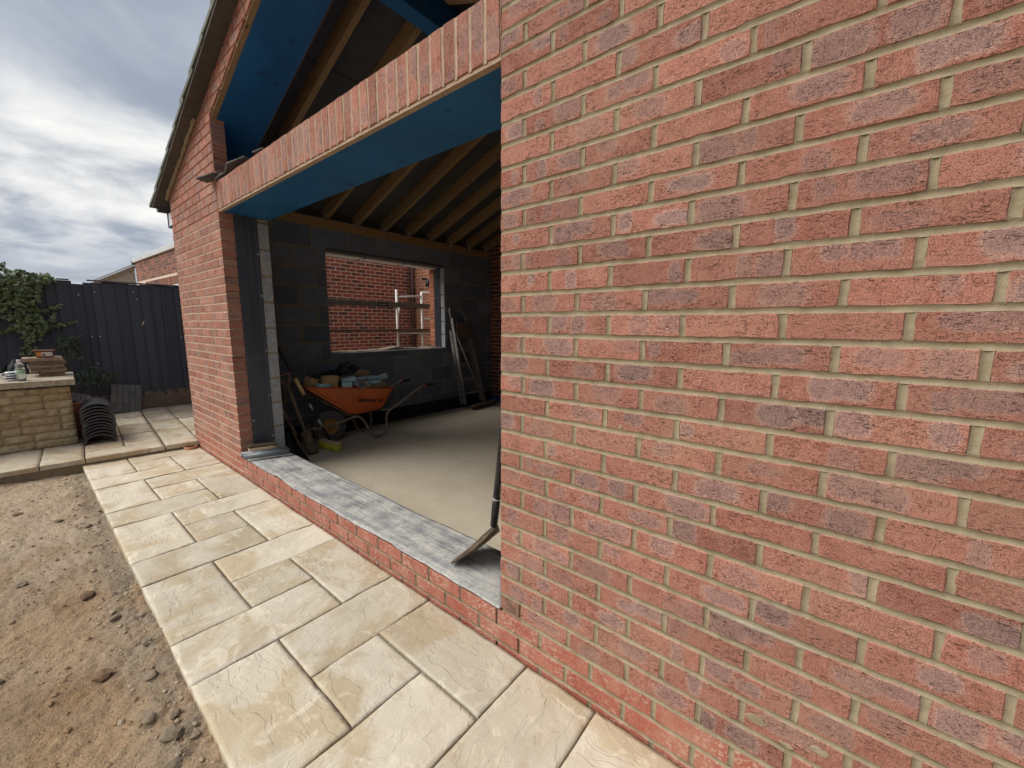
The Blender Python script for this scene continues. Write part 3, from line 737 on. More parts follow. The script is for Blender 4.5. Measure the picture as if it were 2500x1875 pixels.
# gable
SL = .385
SJ = .356
zj = lambda x: 2.472+SJ*(x+4.561)
zi = lambda x: 2.815+SL*(x+3.075)
XRIDGE = -1.53
def clip(poly, nx, nz, c):
    out = []
    for i in range(len(poly)):
        p, q = poly[i], poly[(i+1) % len(poly)]; dp = nx*p[0]+nz*p[1]-c; dq = nx*q[0]+nz*q[1]-c
        if dp <= 0: out.append(p)
        if dp*dq < 0: k = dp/(dp-dq); out.append((p[0]+(q[0]-p[0])*k, p[1]+(q[1]-p[1])*k))
    return out
def area(p): return abs(sum(p[i][0]*p[(i+1) % len(p)][1]-p[(i+1) % len(p)][0]*p[i][1] for i in range(len(p))))/2
cj = zj(0)-.004; ci = zi(0)
gm = MB()
gm.prism([(XC+.007, 2.10), (-3.082, 2.10), (-3.082, zj(-3.082)-.004), (XC+.007, zj(XC)-.004)], .007, .10)
gm.prism([(-3.082, zi(-3.082)+.004), (XRIDGE, zi(XRIDGE)+.004), (XRIDGE, zj(XRIDGE)-.004), (-3.082, zj(-3.082)-.004)], .007, .10)
gable = gm.build('gable', M['mortar_pale'], B); gable['label'] = 'brick gable cut to the roof slope around a triangular opening'
pieces = []
for k in range(28, 50):
    z0, z1 = .075*k+.005, .075*(k+1)-.005
    x = -4.553 + (0 if k % 2 else -.1125)
    while x < XRIDGE:
        a, b_ = max(x, XC)+.005, x+.225-.005
        base = [(a, z0), (b_, z0), (b_, z1), (a, z1)]
        if b_-a > .02:
            p1 = clip(clip(base, 1, 0, -3.076), -SJ, 1, cj)
            p2 = clip(clip(clip(clip(base, -1, 0, 3.076), -SJ, 1, cj), SL, -1, -ci), 1, 0, XRIDGE)
            for p in (p1, p2):
                if len(p) > 2 and area(p) > .0003: pieces.append(p)
        x += .225
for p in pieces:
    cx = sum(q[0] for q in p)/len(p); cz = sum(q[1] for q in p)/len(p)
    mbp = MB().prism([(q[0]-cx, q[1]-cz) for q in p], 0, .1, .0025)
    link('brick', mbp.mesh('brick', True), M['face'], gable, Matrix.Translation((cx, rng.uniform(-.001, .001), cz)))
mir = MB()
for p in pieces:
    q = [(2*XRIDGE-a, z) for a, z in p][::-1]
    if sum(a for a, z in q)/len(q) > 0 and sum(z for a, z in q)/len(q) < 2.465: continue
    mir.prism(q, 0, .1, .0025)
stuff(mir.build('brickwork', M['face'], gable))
mg = MB()
mg.prism([(2*XRIDGE-a, z) for a, z in [(XC+.007, 2.465), (-3.082, 2.465), (-3.082, zj(-3.082)-.004), (XC+.007, zj(XC)-.004)]][::-1], .007, .10)
mg.prism([(2*XRIDGE-a, z) for a, z in [(-3.082, zi(-3.082)+.004), (XRIDGE+.002, zi(XRIDGE)+.004), (XRIDGE+.002, zj(XRIDGE)-.004), (-3.082, zj(-3.082)-.004)]][::-1], .007, .10)
mg.build('gable_core', M['mortar_pale'], B)
# timber batten and blue raking soffit under the gable slope
def rake(name, mat, x0, x1, y0, y1, d0, d1, parent=B, f=zi, mirror=False):
    q = [(x, y, f(x)+d) for x in (x0, x1) for y in (y0, y1) for d in (d0, d1)]
    if mirror: q = [(2*XRIDGE-x, y, z) for x, y, z in q]
    return MB().add(q, [(0, 1, 3, 2), (4, 6, 7, 5), (0, 4, 5, 1), (2, 3, 7, 6), (0, 2, 6, 4), (1, 5, 7, 3)]).build(name, mat, parent)
rake('batten', M['timber'], -3.074, XRIDGE, .012, .047, -.012, .08)
rake('batten', M['timber'], -3.074, XRIDGE-.002, .012, .047, -.012, .08, mirror=True)
rake('steel_rafter', M['blue'], -4.2, XRIDGE-.05, .102, .40, .0, .16)
rake('soffit_board', M['blue'], -4.2, XRIDGE-.05, .048, .3955, -.010, .0)
rake('steel_rafter', M['blue'], -4.2, XRIDGE-.05, .102, .40, .0, .16, mirror=True)
bevbox('ridge_beam', M['blue'], -1.625, -1.495, .405, 4.5, 3.325, 3.525, .004, B)
# rafters, insulation boards, wall plate
zr = lambda x: 2.482+SL*(x+4.18)
ys = [.432]+[.635+.4215*i for i in range(10)]
for i, y in enumerate(ys):
    rake('rafter', M['timber'], -4.27, -1.63, y-.0235, y+.0235, 0, .15, f=zr)
    rake('rafter', M['timber'], -4.27, -1.63, y-.0235, y+.0235, 0, .15, f=zr, mirror=True)
    if i > 1:
        c = MB().box(-4.19, -4.172, y-.034, y-.026, 2.41, 2.53).box(-4.175, -4.130, y-.034, y-.0285, 2.44, 2.53)
        c.build('truss_clip', M['screw'], B)
for a in range(3):
    for b_ in range(4):
        x0 = -4.27+.88*a; y0 = .41+1.05*b_
        for mi in (False, True):
            rake('insulation_board', M['board'], x0+.004, x0+.876, y0+.004, y0+1.046, .151, .19, f=zr, mirror=mi)
bevbox('wall_plate', M['timber_y'], -4.28, -4.172, .40, 4.53, 2.374, 2.480, .003, B)
bevbox('wall_plate', M['timber_y'], 1.115, 1.22, .40, 4.53, 2.374, 2.480, .003, B)

# roof: verge tiles, undercloak, bedding mortar, eaves
roof = rake('roof', M['rooftile'], -4.80, XRIDGE, .10, 5.0, .205, .235, f=zr)
rake('roof_slope', M['rooftile'], -4.80, XRIDGE-.001, .10, 5.0, .205, .235, f=zr, mirror=True)
for i in range(4):
    rake('undercloak', M['undercloak'], -4.80+.83*i+.002, min(-4.80+.83*(i+1), XRIDGE)-.002, -.100, .06, .0, .012, parent=roof, f=zj)
def verge_tile(x0, mirror=False):
    th, L = .030, .40; s2 = SJ-.085
    zb = zj(x0)+.052
    q = []
    for x in (x0, x0+L):
        for y in (-.110+rng.uniform(-.004, .004), .245):
            for d in (0, th): q.append((x, y, zb+s2*(x-x0)+d))
    if mirror: q = [(2*XRIDGE-x, y, z) for x, y, z in q]
    mbt = MB().add(q, [(0, 1, 3, 2), (4, 6, 7, 5), (0, 4, 5, 1), (2, 3, 7, 6), (0, 2, 6, 4), (1, 5, 7, 3)])
    # raised roll along the verge edge
    return mbt.build('tile', M['rooftile'], roof)
x = -4.90
while x < XRIDGE-.2:
    verge_tile(x); verge_tile(x, True); x += .305
bed = MB()
for i in range(10):
    x0 = -4.82+.305*i; bed.add([(x, y, zj(x)+d) for x in (x0, x0+.33) for y in (-.094, .05) for d in (.011, .058)], [(0, 1, 3, 2), (4, 6, 7, 5), (0, 4, 5, 1), (2, 3, 7, 6), (0, 2, 6, 4), (1, 5, 7, 3)])
bed.build('bedding_mortar', M['undercloak'], roof)
mbm = MB(); pts = []
for i in range(26):
    x = -4.60+1.2*i/25; pts.append((x, -.014+rng.uniform(-.003, .003), zj(x)-.006+rng.uniform(-.004, .004)))
mbm.tube(pts, [rng.uniform(.012, .022) for _ in pts], 7); mbm.build('mortar_fillet', M['mortar'], roof)
bevbox('soffit_box', M['white'], -4.74, -4.562, .012, .055, 2.205, 2.335, .003, roof)
MB().box(-4.745, -4.735, .004, .060, 2.19, 2.345).box(-4.745, -4.56, .004, .060, 2.188, 2.20).build('box_trim', M['blackplastic'], roof)
bevbox('fascia', M['white'], -4.742, -4.722, .06, 4.9, 2.22, 2.42, .002, roof)
MB().tube([(-4.80, -.06, 2.40), (-4.80, 4.9, 2.40)], .052, 10).build('gutter', M['blackplastic'], roof)

# left reveal: ribbed cavity closer, block ends
prof = [(.103, -.006), (.108, .004), (.150, .005), (.152, .0035), (.156, .0035), (.158, .005), (.200, .005), (.202, .0035), (.206, .0035), (.208, .005), (.258, .005), (.261, .009), (.276, .009), (.279, -.004)]
cl = MB(); vs = []
for z in (.072, 2.09):
    for y, d in prof: vs.append((XL+d, y, z))
k = len(prof); cl.add(vs, [(i, i+1, k+i+1, k+i) for i in range(k-1)])
closer = cl.build('cavity_closer', M['closer'], B); closer['label'] = 'dark grey ribbed plastic closer lining the reveal'
for z, y in ((.13, .268), (.30, .118), (.52, .268), (.93, .268), (1.42, .270), (1.78, .268)):
    MB().lathe([(0, .004), (.0045, .003), (.006, 0)], 8, Matrix.Translation((XL+.012 if y > .2 else XL+.007, y, z)) @ Matrix.Rotation(R(90), 4, 'Y')).build('screw', M['screw'], closer)
bl = MB().box(-3.2, XL-.004, .283, .372, -.1, 2.09)
blocks = bl.build('block_reveal', M['mortar_grey'], B)
z = -.02; heights = [.215, .215, .215, .215, .215, .215, .215, .215, .215, .1]
for h in heights:
    bevbox('block', M['block_lit'], -3.3, XL+rng.uniform(-.001, .006), .282, .374, z+.008, min(z+h+.008, 2.088), .006, blocks); z += .231

# left side wall of the room: grey blocks with a window opening
WY0, WY1, WZ0, WZ1, XW = 1.44, 3.42, .778, 2.102, -4.18
sw = MB()
for a in ((-4.285, XW-.006), (XC+.006, -4.45)):
    sw.box(a[0], a[1], TH, 4.55, -.33, WZ0-.006).box(a[0], a[1], TH, 4.55, WZ1+.008, 2.374)
    sw.box(a[0], a[1], TH, WY0-.006, WZ0-.006, WZ1+.008).box(a[0], a[1], WY1+.006, 4.55, WZ0-.006, WZ1+.008)
side = sw.build('side_wall', M['mortar_grey'], B); side['label'] = 'dark grey blockwork wall with an unglazed window opening'
BLK = [bevbox_mesh(-.22, .22, 0, .1, -.1075, .1075, .005) for _ in range(3)]
for me in BLK:
    r_ = rng
    for v in me.vertices: v.co += Vector((r_.uniform(-.002, .002), 0 if v.co.y > .05 else r_.uniform(-.001, .001), r_.uniform(-.002, .002)))
    me.materials.append(M['block'])
ZB = [-.215, .015, .245, .473, .690, .932, 1.161, 1.394, 1.629, 1.862, 2.102, 2.37]
def blk(y0, y1, z0, z1):
    g = .0085
    if y1-y0 < .05: return
    mw = Matrix.Translation((XW+rng.uniform(-.003, .002), (y0+y1)/2, (z0+z1)/2)) @ ROT90 @ Matrix.Diagonal(((y1-y0-2*g)/.44, 1, (z1-z0-2*g)/.215, 1))
    link('block', rng.choice(BLK), None, side, mw)
for i in range(len(ZB)-1):
    z0, z1 = ZB[i], ZB[i+1]; xs = bounds(TH, 4.55, .62 if i % 2 else .84, .45, .02)
    for a, b_ in zip(xs[:-1], xs[1:]):
        if z1 <= WZ0-.05 or z0 >= WZ1-.02: blk(a, b_, z0, z1)
        elif z0 < WZ0 < z1-.05:
            if b_ <= WY0 or a >= WY1: blk(a, b_, z0, z1)
            else:
                if a < WY0-.04: blk(a, WY0, z0, z1)
                if b_ > WY1+.04: blk(WY1, b_, z0, z1)
                blk(max(a, WY0), min(b_, WY1), z0, WZ0)
        else:
            if a < WY0: blk(a, min(b_, WY0), z0, z1)
            if b_ > WY1: blk(max(a, WY1), b_, z0, z1)
# window jamb: ribbed closer, block ends, brick ends, pale lintel soffits, messy sill
prof = [(-4.45, 0)]
for j in range(5): x0 = -4.445+.033*j; prof += [(x0, -.002), (x0+.006, -.010), (x0+.020, -.010), (x0+.026, -.002)]
prof += [(-4.283, 0)]; vs = []
for z in (WZ0+.02, WZ1-.002):
    for x, d in prof: vs.append((x, WY1+d, z))
k = len(prof); MB().add(vs, [(i, i+1, k+i+1, k+i) for i in range(k-1)]).build('window_closer', M['closer'], side)
for j in range(6):
    bevbox('block_end', M['block_lit'], -4.278, XW-.004, WY1-.012+rng.uniform(-.004, .004), WY1+.05, WZ0+.01+.22*j, WZ0+.215+.22*j, .006, side)
for j in range(17):
    lay(side, (SET_HOUSE[0], SET_HOUSE[1]), Matrix.Translation((0, WY1-.004, 0)), XC+.002, -4.452, WZ0+.03+.0765*j, WZ0+.096+.0765*j)
for a, b_ in ((1.46, 2.06), (2.12, 2.73), (2.79, 3.40)):
    bevbox('lintel_soffit', M['foil'], -4.54, -4.34, a, b_, WZ1-.014, WZ1+.004, .002, side)
MB().box(-4.53, -4.18, WY0, WY1, WZ1+.004, WZ1+.03).build('window_lintel', M['undercloak'], side)
sy = np.linspace(WY0+.004, WY1-.012, 150); sxs = np.linspace(-4.55, -4.26, 16)
S1, S2 = np.meshgrid(sy, sxs, indexing='ij'); hh = .012+.05*np.clip(fbm(S1*9, S2*9, 4, 77)+.12, 0, 1)+.02*np.abs(fbm(S1*40, S2*40, 3, 5))+.035*np.exp(-((S1-2.55)/.22)**2)
hh *= np.clip((S2+4.565)/.03, 0, 1)*np.clip((-4.255-S2)/.03, .1, 1)
ms = MB(); ms.add(np.stack([S2, S1, WZ0-.004+hh], -1).reshape(-1, 3).tolist(), [(i*16+j, i*16+j+1, (i+1)*16+j+1, (i+1)*16+j) for i in range(149) for j in range(15)])
ms.build('mortar_rubble', M['mortar_rub'], side)
bevbox('window_sill', M['block'], -4.40, XW+.002, WY0+.002, WY1-.002, WZ0-.004, WZ0+.006, .002, side)
# back and right walls of the shell (close the room)
MB().box(1.115, XR-.01, TH, 4.55, -.33, 2.405).build('far_side_wall', M['block'], B)

# ------------------------------------------------------------------ existing house behind and neighbour's wall
H = thing('house', 'existing orange brick house wall closing the end of the room', 'house')
hw = MB().box(-7.1, -4.56, 4.975, 5.2, -.33, 3.4).build('wall', M['mortar_nb'], H)
courses(hw, SET_HOUSE, Matrix.Translation((0, 4.97, 0)), [(.60+.075*k, .675+.075*k, bounds(-7.08, -5.85, -7.1+(.11 if k % 2 else .22))) for k in range(28)], gap=.012)
wr = MB()
for k in range(-3, 38):
    if 8 <= k < 36: xs = bounds(-5.84, -4.57, -5.84+(.11 if k % 2 else .22))
    else: xs = bounds(-7.08, -4.57, -7.1+(.11 if k % 2 else .22))
    for a, b_ in zip(xs[:-1], xs[1:]): wr.box(a+.005, b_-.005, 4.97, 5.0, .075*k+.005, .075*k+.070)
stuff(wr.build('brickwork', M['house'], hw))
hi = MB().box(-4.56, 1.5, 4.565, 4.9, -.33, 4.2).build('end_wall', M['mortar_nb'], H)
er = MB()
for k in range(-3, 44):
    xs = bounds(-4.55, 1.2, -4.55+(.11 if k % 2 else .22))
    for a, b_ in zip(xs[:-1], xs[1:]): er.box(a+.005, b_-.005, 4.56, 4.58, .075*k+.005, .075*k+.070)
er.tinted('brickwork', M['nb_t'], hi)
lamp = thing('wall_lamp', 'small black outdoor lamp on the orange brick wall', 'lamp', (-6.44, 4.97, 2.13))
MB().lathe([(.0, -.05), (.05, -.05), (.055, 0), (.05, .10), (0, .10)], 14, Matrix.Translation((.02, -.07, -.06))).build('body', M['blackplastic'], lamp)
MB().bar((0, 0, 0), (-.02, -.09, .03), .05, .05).build('bracket', M['blackplastic'], lamp)
MB().bar((-.02, -.08, .05), (-.13, -.09, .075), .05, .05).build('sensor', M['blackplastic'], lamp)

NX = -7.1
structure(MB().box(NX, -4.56, .95, 4.97, -.36, -.24).build('bounce_slab', M['lead']))  # pale slab added to bounce light up to the window soffits
N = thing('neighbour_house', 'neighbouring house side wall of mottled dark red bricks', 'house')
nw = MB().box(NX-.3, NX-.006, .95, 4.97, -.33, 3.4).build('wall', M['mortar_nb'], N)
NM = Matrix.Translation((NX, 0, 0)) @ ROT90
rows = []
for k in range(27): rows.append((.60+.075*k, .675+.075*k, bounds(2.42, 4.965, 2.42+(.11 if k % 2 else .22))))
courses(nw, SET_NB, NM, rows, gap=.0135)
wr = MB()
for k in range(-3, 38):
    xs = bounds(.96, 2.41 if 8 <= k < 35 else 4.965, .96+(.11 if k % 2 else .22))
    for a, b_ in zip(xs[:-1], xs[1:]): wr.box(a+.005, b_-.005, 0, .03, .075*k+.005, .075*k+.070, NM)
wr.tinted('brickwork', M['nb_t'], nw)
dp = thing('downpipe', 'round brown downpipe in the corner where two brick walls meet', 'pipe', (-7.0, 4.90, 0))
MB().tube([(0, 0, -.2), (0, 0, 3.3)], .040, 14).build('pipe', M['downpipe'], dp)
for z in (1.9, .9): MB().tube([(0, 0, z), (0, 0, z+.05)], .050, 14).box(-.05, .05, .03, .07, z+.01, z+.04).build('bracket', M['downpipe'], dp)

# neighbour's flat roofed extension, over the fence
A_, B_ = Vector((-16.7, 1.5, 0)), Vector((-8.2, 1.838, 0)); dv = (B_-A_).normalized(); LX = (B_-A_).length
FM = Matrix(((dv.x, -dv.y, 0, A_.x), (dv.y, dv.x, 0, A_.y), (0, 0, 1, 0), (0, 0, 0, 1)))
X_ = thing('flat_roofed_extension', 'brown brick flat roofed extension rising behind the dark fence', 'building')
X_.matrix_basis = FM
ew = MB().box(0, LX, .006, 3, -.33, 3.06).build('wall', M['mortar_nb'], X_)
wr = MB()
for k in range(28, 41):
    z0 = .075*k; xs = bounds(0, LX, .11 if k % 2 else .22)
    if z0 < 2.42: continue
    for a, b_ in zip(xs[:-1], xs[1:]): wr.box(a+.005, b_-.005, 0, .05, z0+.006, z0+.069)
xs = bounds(1.0, LX, 1.075, .075)
for a, b_ in zip(xs[:-1], xs[1:]): wr.box(a+.004, b_-.004, -.001, .05, 2.185, 2.41)
wr.tinted('brickwork', M['brown'], ew)
bevbox('fascia', M['lead'], -.06, LX+.05, -.05, 3.05, 3.062, 3.20, .01, X_)
bevbox('window', M['glassdark'], 3.2, 7.6, -.004, .05, 1.2, 2.18, .004, X_)
MB().box(3.15, 7.65, -.012, .04, 2.14, 2.183).build('window_frame', M['white'], X_)

# distant pitched roof
D_ = thing('distant_house', 'far off house with shallow brown pitched roof and black gutter end', 'house', (-25, 0, 0))
MB().add([(0, 1.2, 2.90), (0, 2.75, 3.84), (-7, 2.75, 3.84), (-7, 1.2, 2.90), (0, 2.75, 3.70), (0, 1.2, 2.76), (-7, 1.2, 2.76), (-7, 2.75, 3.70)], [(0, 1, 2, 3), (0, 5, 4, 1), (5, 0, 3, 6), (1, 4, 7, 2), (4, 5, 6, 7), (2, 7, 6, 3)]).build('roof', M['flag'], D_)
MB().box(-7, -.1, 1.5, 2.9, -.3, 2.95).build('wall', M['coping'], D_)
MB().add([(-.1, 1.4, 2.85), (-.1, 2.72, 3.68), (-.1, 2.72, 2.4), (-.1, 1.4, 2.4)], [(0, 1, 2, 3)]).build('gable', M['coping'], D_)
MB().tube([(.1, 2.62, 3.92), (.1, 2.86, 3.94), (.1, 2.95, 3.75), (.1, 2.93, 3.2)], .09, 8).build('downpipe', M['blackplastic'], D_)
MB().bar((.05, 1.3, 3.02), (.05, 2.7, 3.87), .12, .06).build('verge_trim', M['lead'], D_)

# ------------------------------------------------------------------ fence
FX = -7.2
F = thing('fence', 'dark painted close board timber fence at the back of the patio', 'fence')
ed = [-2.95+.131*i for i in range(17)]
ed = [e for e in ed if e < -.80]+[-.752, -.622, -.499, -.417, -.314, -.181, -.047, .086, .193, .224, .329, .361, .486, .548]+[.66+.125*i for i in range(6)]
for i in range(len(ed)-1):
    a, b_ = ed[i], ed[i+1]; top = 1.735+rng.uniform(-.01, .012)
    if abs(a+.622) < .01: top = 1.698
    if abs(a+.499) < .01: top = 1.722
    bot = .085+rng.uniform(-.02, .02) if a > -.33 else -.02
    w = b_-a
    t0, t1 = .022, .008
    mbf = MB().add([(x, y, z) for z in (bot-.9, top-.9) for x, y in ((0, -.006), (t0, -.006), (t1, w+.012), (0, w+.012))], [(0, 1, 5, 4), (1, 2, 6, 5), (2, 3, 7, 6), (3, 0, 4, 7), (4, 5, 6, 7), (3, 2, 1, 0)])
    bo = mbf.build('board', M['fence'], F, Matrix.Translation((FX+rng.uniform(0, .004), a, .9)) @ Matrix.Rotation(rng.uniform(-.004, .004), 4, 'X'))
for z in (.35, 1.0, 1.6): bevbox('rail', M['fence'], FX-.06, FX-.002, -2.95, 1.3, z-.04, z+.04, .003, F)
for y in (-2.2, -.72, 1.1): bevbox('post', M['fence'], FX-.12, FX-.005, y-.05, y+.05, -.3, 1.72, .004, F)
bevbox('capping', M['fence'], FX-.03, FX+.05, -.32, 1.3, 1.745, 1.761, .002, F)
for a, b_, z in ((-.46, -.33, 1.748), (-.74, -.63, 1.743)): bevbox('capping', M['fence'], FX-.02, FX+.035, a, b_, z, z+.016, .002, F)
bevbox('gravel_board', M['oldwood'], FX-.02, FX+.02, -2.95, 1.3, -.16, .135, .003, F)
bevbox('edging_board', M['oldwood'], FX+.02, FX+.07, -.3, 1.2, -.16, -.035, .004, F)
for y, z in ((-.487, .98), (-.405, .98), (-.47, .60), (-.40, 1.60), (.0, 1.62), (.03, 1.52), (-.56, 1.55), (.51, .95)):
    MB().lathe([(0, .004), (.007, .002), (.008, 0)], 6, Matrix.Translation((FX+.026, y, z)) @ Matrix.Rotation(R(90), 4, 'Y')).build('nail', M['screw'], F)
bevbox('splinter', M['palewood'], -.002, .003, -.006, .006, -.032, .032, .001, F, Matrix.Translation((FX+.026, .07, 1.17)) @ Matrix.Rotation(R(-22), 4, 'X'))

# ------------------------------------------------------------------ ivy
def leaf_polys(shape): return shape
IVY = [(0, 0), (.32, -.10), (.50, .18), (.34, .34), (.36, .62), (.14, .56), (0, 1.0), (-.14, .56), (-.36, .62), (-.34, .34), (-.50, .18), (-.32, -.10)]
OVAL = [(0, 0), (.18, .25), (.2, .5), (.1, .8), (0, 1), (-.1, .8), (-.2, .5), (-.18, .25)]
def leaves(spots, shape, name, mat, parent, smin, smax, facing=(1, -.25, .35), spread=.75, seed=1, droop=-.5):
    r = random.Random(seed); mb = MB(); tint = []
    for p in spots:
        nrm = (Vector(facing)+Vector((r.uniform(-1, 1), r.uniform(-1, 1), r.uniform(-1, 1)))*spread).normalized()
        d = Vector((r.uniform(-.6, .6), r.uniform(-.9, .9), droop+r.uniform(-.6, .5))); d = (d-nrm*d.dot(nrm)).normalized()
        x = d.cross(nrm); s = r.uniform(smin, smax); vs = []
        for a, b_ in shape: vs.append(Vector(p)+x*(a*s)+d*(b_*s)+nrm*(-abs(a)*s*.35-b_*b_*s*.18))
        vs.append(Vector(p)+d*(.42*s)); n = len(shape)
        mb.add(vs, [(i, (i+1) % n, n) for i in range(n)]); tint += [min(1, max(0, r.gauss(.42, .27)))]*n
    me = mb.mesh(name); at = me.attributes.new('tint', 'FLOAT', 'FACE'); at.data.foreach_set('value', tint)
    o = link(name, me, mat, parent); return stuff(o)
IV = thing('ivy', 'green ivy climbing over the top of the dark fence', 'climbing plant')
r_ = random.Random(11); spots = []
def blob(cy, cz, ry, rz, n, d=.10):
    for _ in range(n):
        a = r_.uniform(0, 6.283); q = math.sqrt(r_.random()); spots.append((FX+.04+r_.random()*d, cy+math.cos(a)*ry*q, cz+math.sin(a)*rz*q))
blob(-1.15, 1.70, .30, .13, 330, .22); blob(-1.5, 1.66, .35, .22, 320, .22); blob(-.93, 1.74, .17, .07, 120, .2); blob(-1.05, 1.56, .16, .16, 200, .16)
blob(-1.08, 1.36, .12, .20, 190, .13); blob(-1.05, 1.17, .15, .12, 170, .12); blob(-1.04, 1.04, .10, .10, 80, .1); blob(-1.9, 1.55, .3, .3, 250, .2); blob(-1.28, 1.36, .06, .2, 50)
def run(a, b_, n, j=.02):
    for i in range(n):
        k = i/n; spots.append((FX+.035+r_.random()*.05, a[0]+(b_[0]-a[0])*k+r_.uniform(-j, j), a[1]+(b_[1]-a[1])*k+r_.uniform(-j, j)))
run((-.98, 1.30), (-.74, 1.41), 34); run((-.98, 1.08), (-.64, 1.19), 42); run((-.90, 1.12), (-.80, 1.30), 24); run((-1.05, 1.12), (-1.3, 1.06), 30); run((-1.12, .85), (-1.03, 1.0), 16); run((-1.10, .80), (-1.04, .86), 26, .05)
for _ in range(14): spots.append((FX+.1, -1.19+r_.uniform(-.03, .03), 1.86+r_.random()*.05))
leaves(spots, IVY, 'foliage', M['ivy'], IV, .030, .060)
st = MB(); st.tube([(FX+.05, -1.09, .55), (FX+.05, -1.10, .9), (FX+.05, -1.06, 1.2), (FX+.05, -1.08, 1.6)], .010, 6)
st.tube([(FX+.05, -1.08, .70), (FX+.05, -1.03, .98), (FX+.05, -.95, 1.10), (FX+.04, -.64, 1.19)], .006, 6); st.tube([(FX+.05, -1.05, 1.2), (FX+.04, -.95, 1.31), (FX+.04, -.74, 1.41)], .005, 6)
st.build('stem', M['stem'], IV)
SH = thing('creeper', 'dark small leaved creeper sprays against the fence behind the stone wall', 'plant')
spots = []
run((-.82, .86), (-.62, 1.00), 70, .05); run((-.80, .92), (-.65, .82), 60, .05); run((-.72, .80), (-.66, .68), 30, .03); run((-.78, .97), (-.70, .93), 30, .04)
run((-.62, .52), (-.40, .42), 34, .03); run((-.40, .43), (-.30, .46), 16, .02); run((-.60, .45), (-.50, .32), 50, .05); run((-.70, .48), (-.58, .36), 70, .07); run((-.60, .58), (-.45, .53), 14, .02); run((-.48, .34), (-.40, .38), 20, .03)
spots = [(x+.06+r_.random()*.15, y, z) for x, y, z in spots]
leaves(spots, IVY, 'foliage', M['darkleaf'], SH, .022, .048, seed=5)
st = MB()
for a, b_, c in (((-.70, .3), (-.74, .7), (-.62, 1.0)), ((-.68, .3), (-.55, .48), (-.30, .46)), ((-.66, .35), (-.6, .55), (-.42, .54)), ((-.72, .4), (-.78, .8), (-.80, .95))):
    st.tube([(FX+.12, a[0], a[1]-.4), (FX+.12, *b_), (FX+.10, *c)], .005, 5)
st.build('stem', M['stem'], SH)
YU = thing('spiky_plant', 'dark spiky leaved plant beside the stone wall top', 'plant', (-6.75, -1.30, .5))
for i in range(46):
    a = r_.uniform(0, 6.283); e = r_.uniform(.15, 1.2); L = r_.uniform(.28, .46); d = Vector((math.cos(a)*math.cos(e), math.sin(a)*math.cos(e), math.sin(e))); s_ = d.cross(Vector((0, 0, 1))).normalized()
    vs = []
    for k, w in ((0, .012), (.4, .016), (.75, .011), (1, .001)):
        c = d*(L*k)+Vector((0, 0, -.16*k*k)); vs += [c-s_*w, c+s_*w]
    mbl = MB().add(vs, [(0, 1, 3, 2), (2, 3, 5, 4), (4, 5, 7, 6)]); me = mbl.mesh('leaf'); at = me.attributes.new('tint', 'FLOAT', 'FACE'); at.data.foreach_set('value', [r_.random()*.8]*3)
    link('leaf', me, M['darkleaf'], YU)
MB().lathe([(.0, -.65), (.07, -.65), (.06, 0), (.0, .02)], 10).build('stem', M['stem'], YU)

# ------------------------------------------------------------------ stone wall with things on it
G = thing('stone_wall', 'low buff stone wall with split faced courses and rough coping', 'stone wall', (-5.28, -.86, PATIO), R(-3))
GM = ROT90   # local x = +Y, local y = -X
core = MB().box(-1.6, -.02, .006, .86, -.1, .63, ROT90).build('core', M['mortar_buff'], G)
r_ = random.Random(5)
zs = [0, .083, .168, .248, .328, .408, .486, .562, .634]
for i in range(8):
    x = -1.62; first = True
    ends = []
    xx = 0
    while xx > -1.55:
        L = r_.choice((.14, .2, .27, .33)) if xx < 0 else r_.choice((.1, .2, .3)); ends.append((max(xx-L, -1.6), xx)); xx -= L
    for a, b_ in ends:
        nx, nz = max(3, int((b_-a)/.022)), 4
        h = zs[i+1]-zs[i]-.006; w = b_-a-.005
        vs = []; 
        for u in range(nx+1):
            for v in range(nz+1):
                ex = min(u, nx-u) == 0 or min(v, nz-v) == 0
                vs.append((-w/2+w*u/nx, (.006 if ex else -r_.uniform(.0, .026)), -h/2+h*v/nz))
        fs = [(u*(nz+1)+v, (u+1)*(nz+1)+v, (u+1)*(nz+1)+v+1, u*(nz+1)+v+1) for u in range(nx) for v in range(nz)]
        ms = MB().add(vs, fs, True)
        rim = [u*(nz+1) for u in range(nx)]+[nx*(nz+1)+v for v in range(nz)]+[u*(nz+1)+nz for u in range(nx, 0, -1)]+[v for v in range(nz, 0, -1)]
        b0 = len(ms.v); ms.v += [(ms.v[q][0], .08, ms.v[q][2]) for q in rim]; n = len(rim)
        for q in range(n): ms.f.append((rim[q], b0+q, b0+(q+1) % n, rim[(q+1) % n])); ms.sm.append(False)
        ms.build('stone', M['stone'], G, ROT90 @ Matrix.Translation(((a+b_)/2, 0, (zs[i]+zs[i+1])/2)))
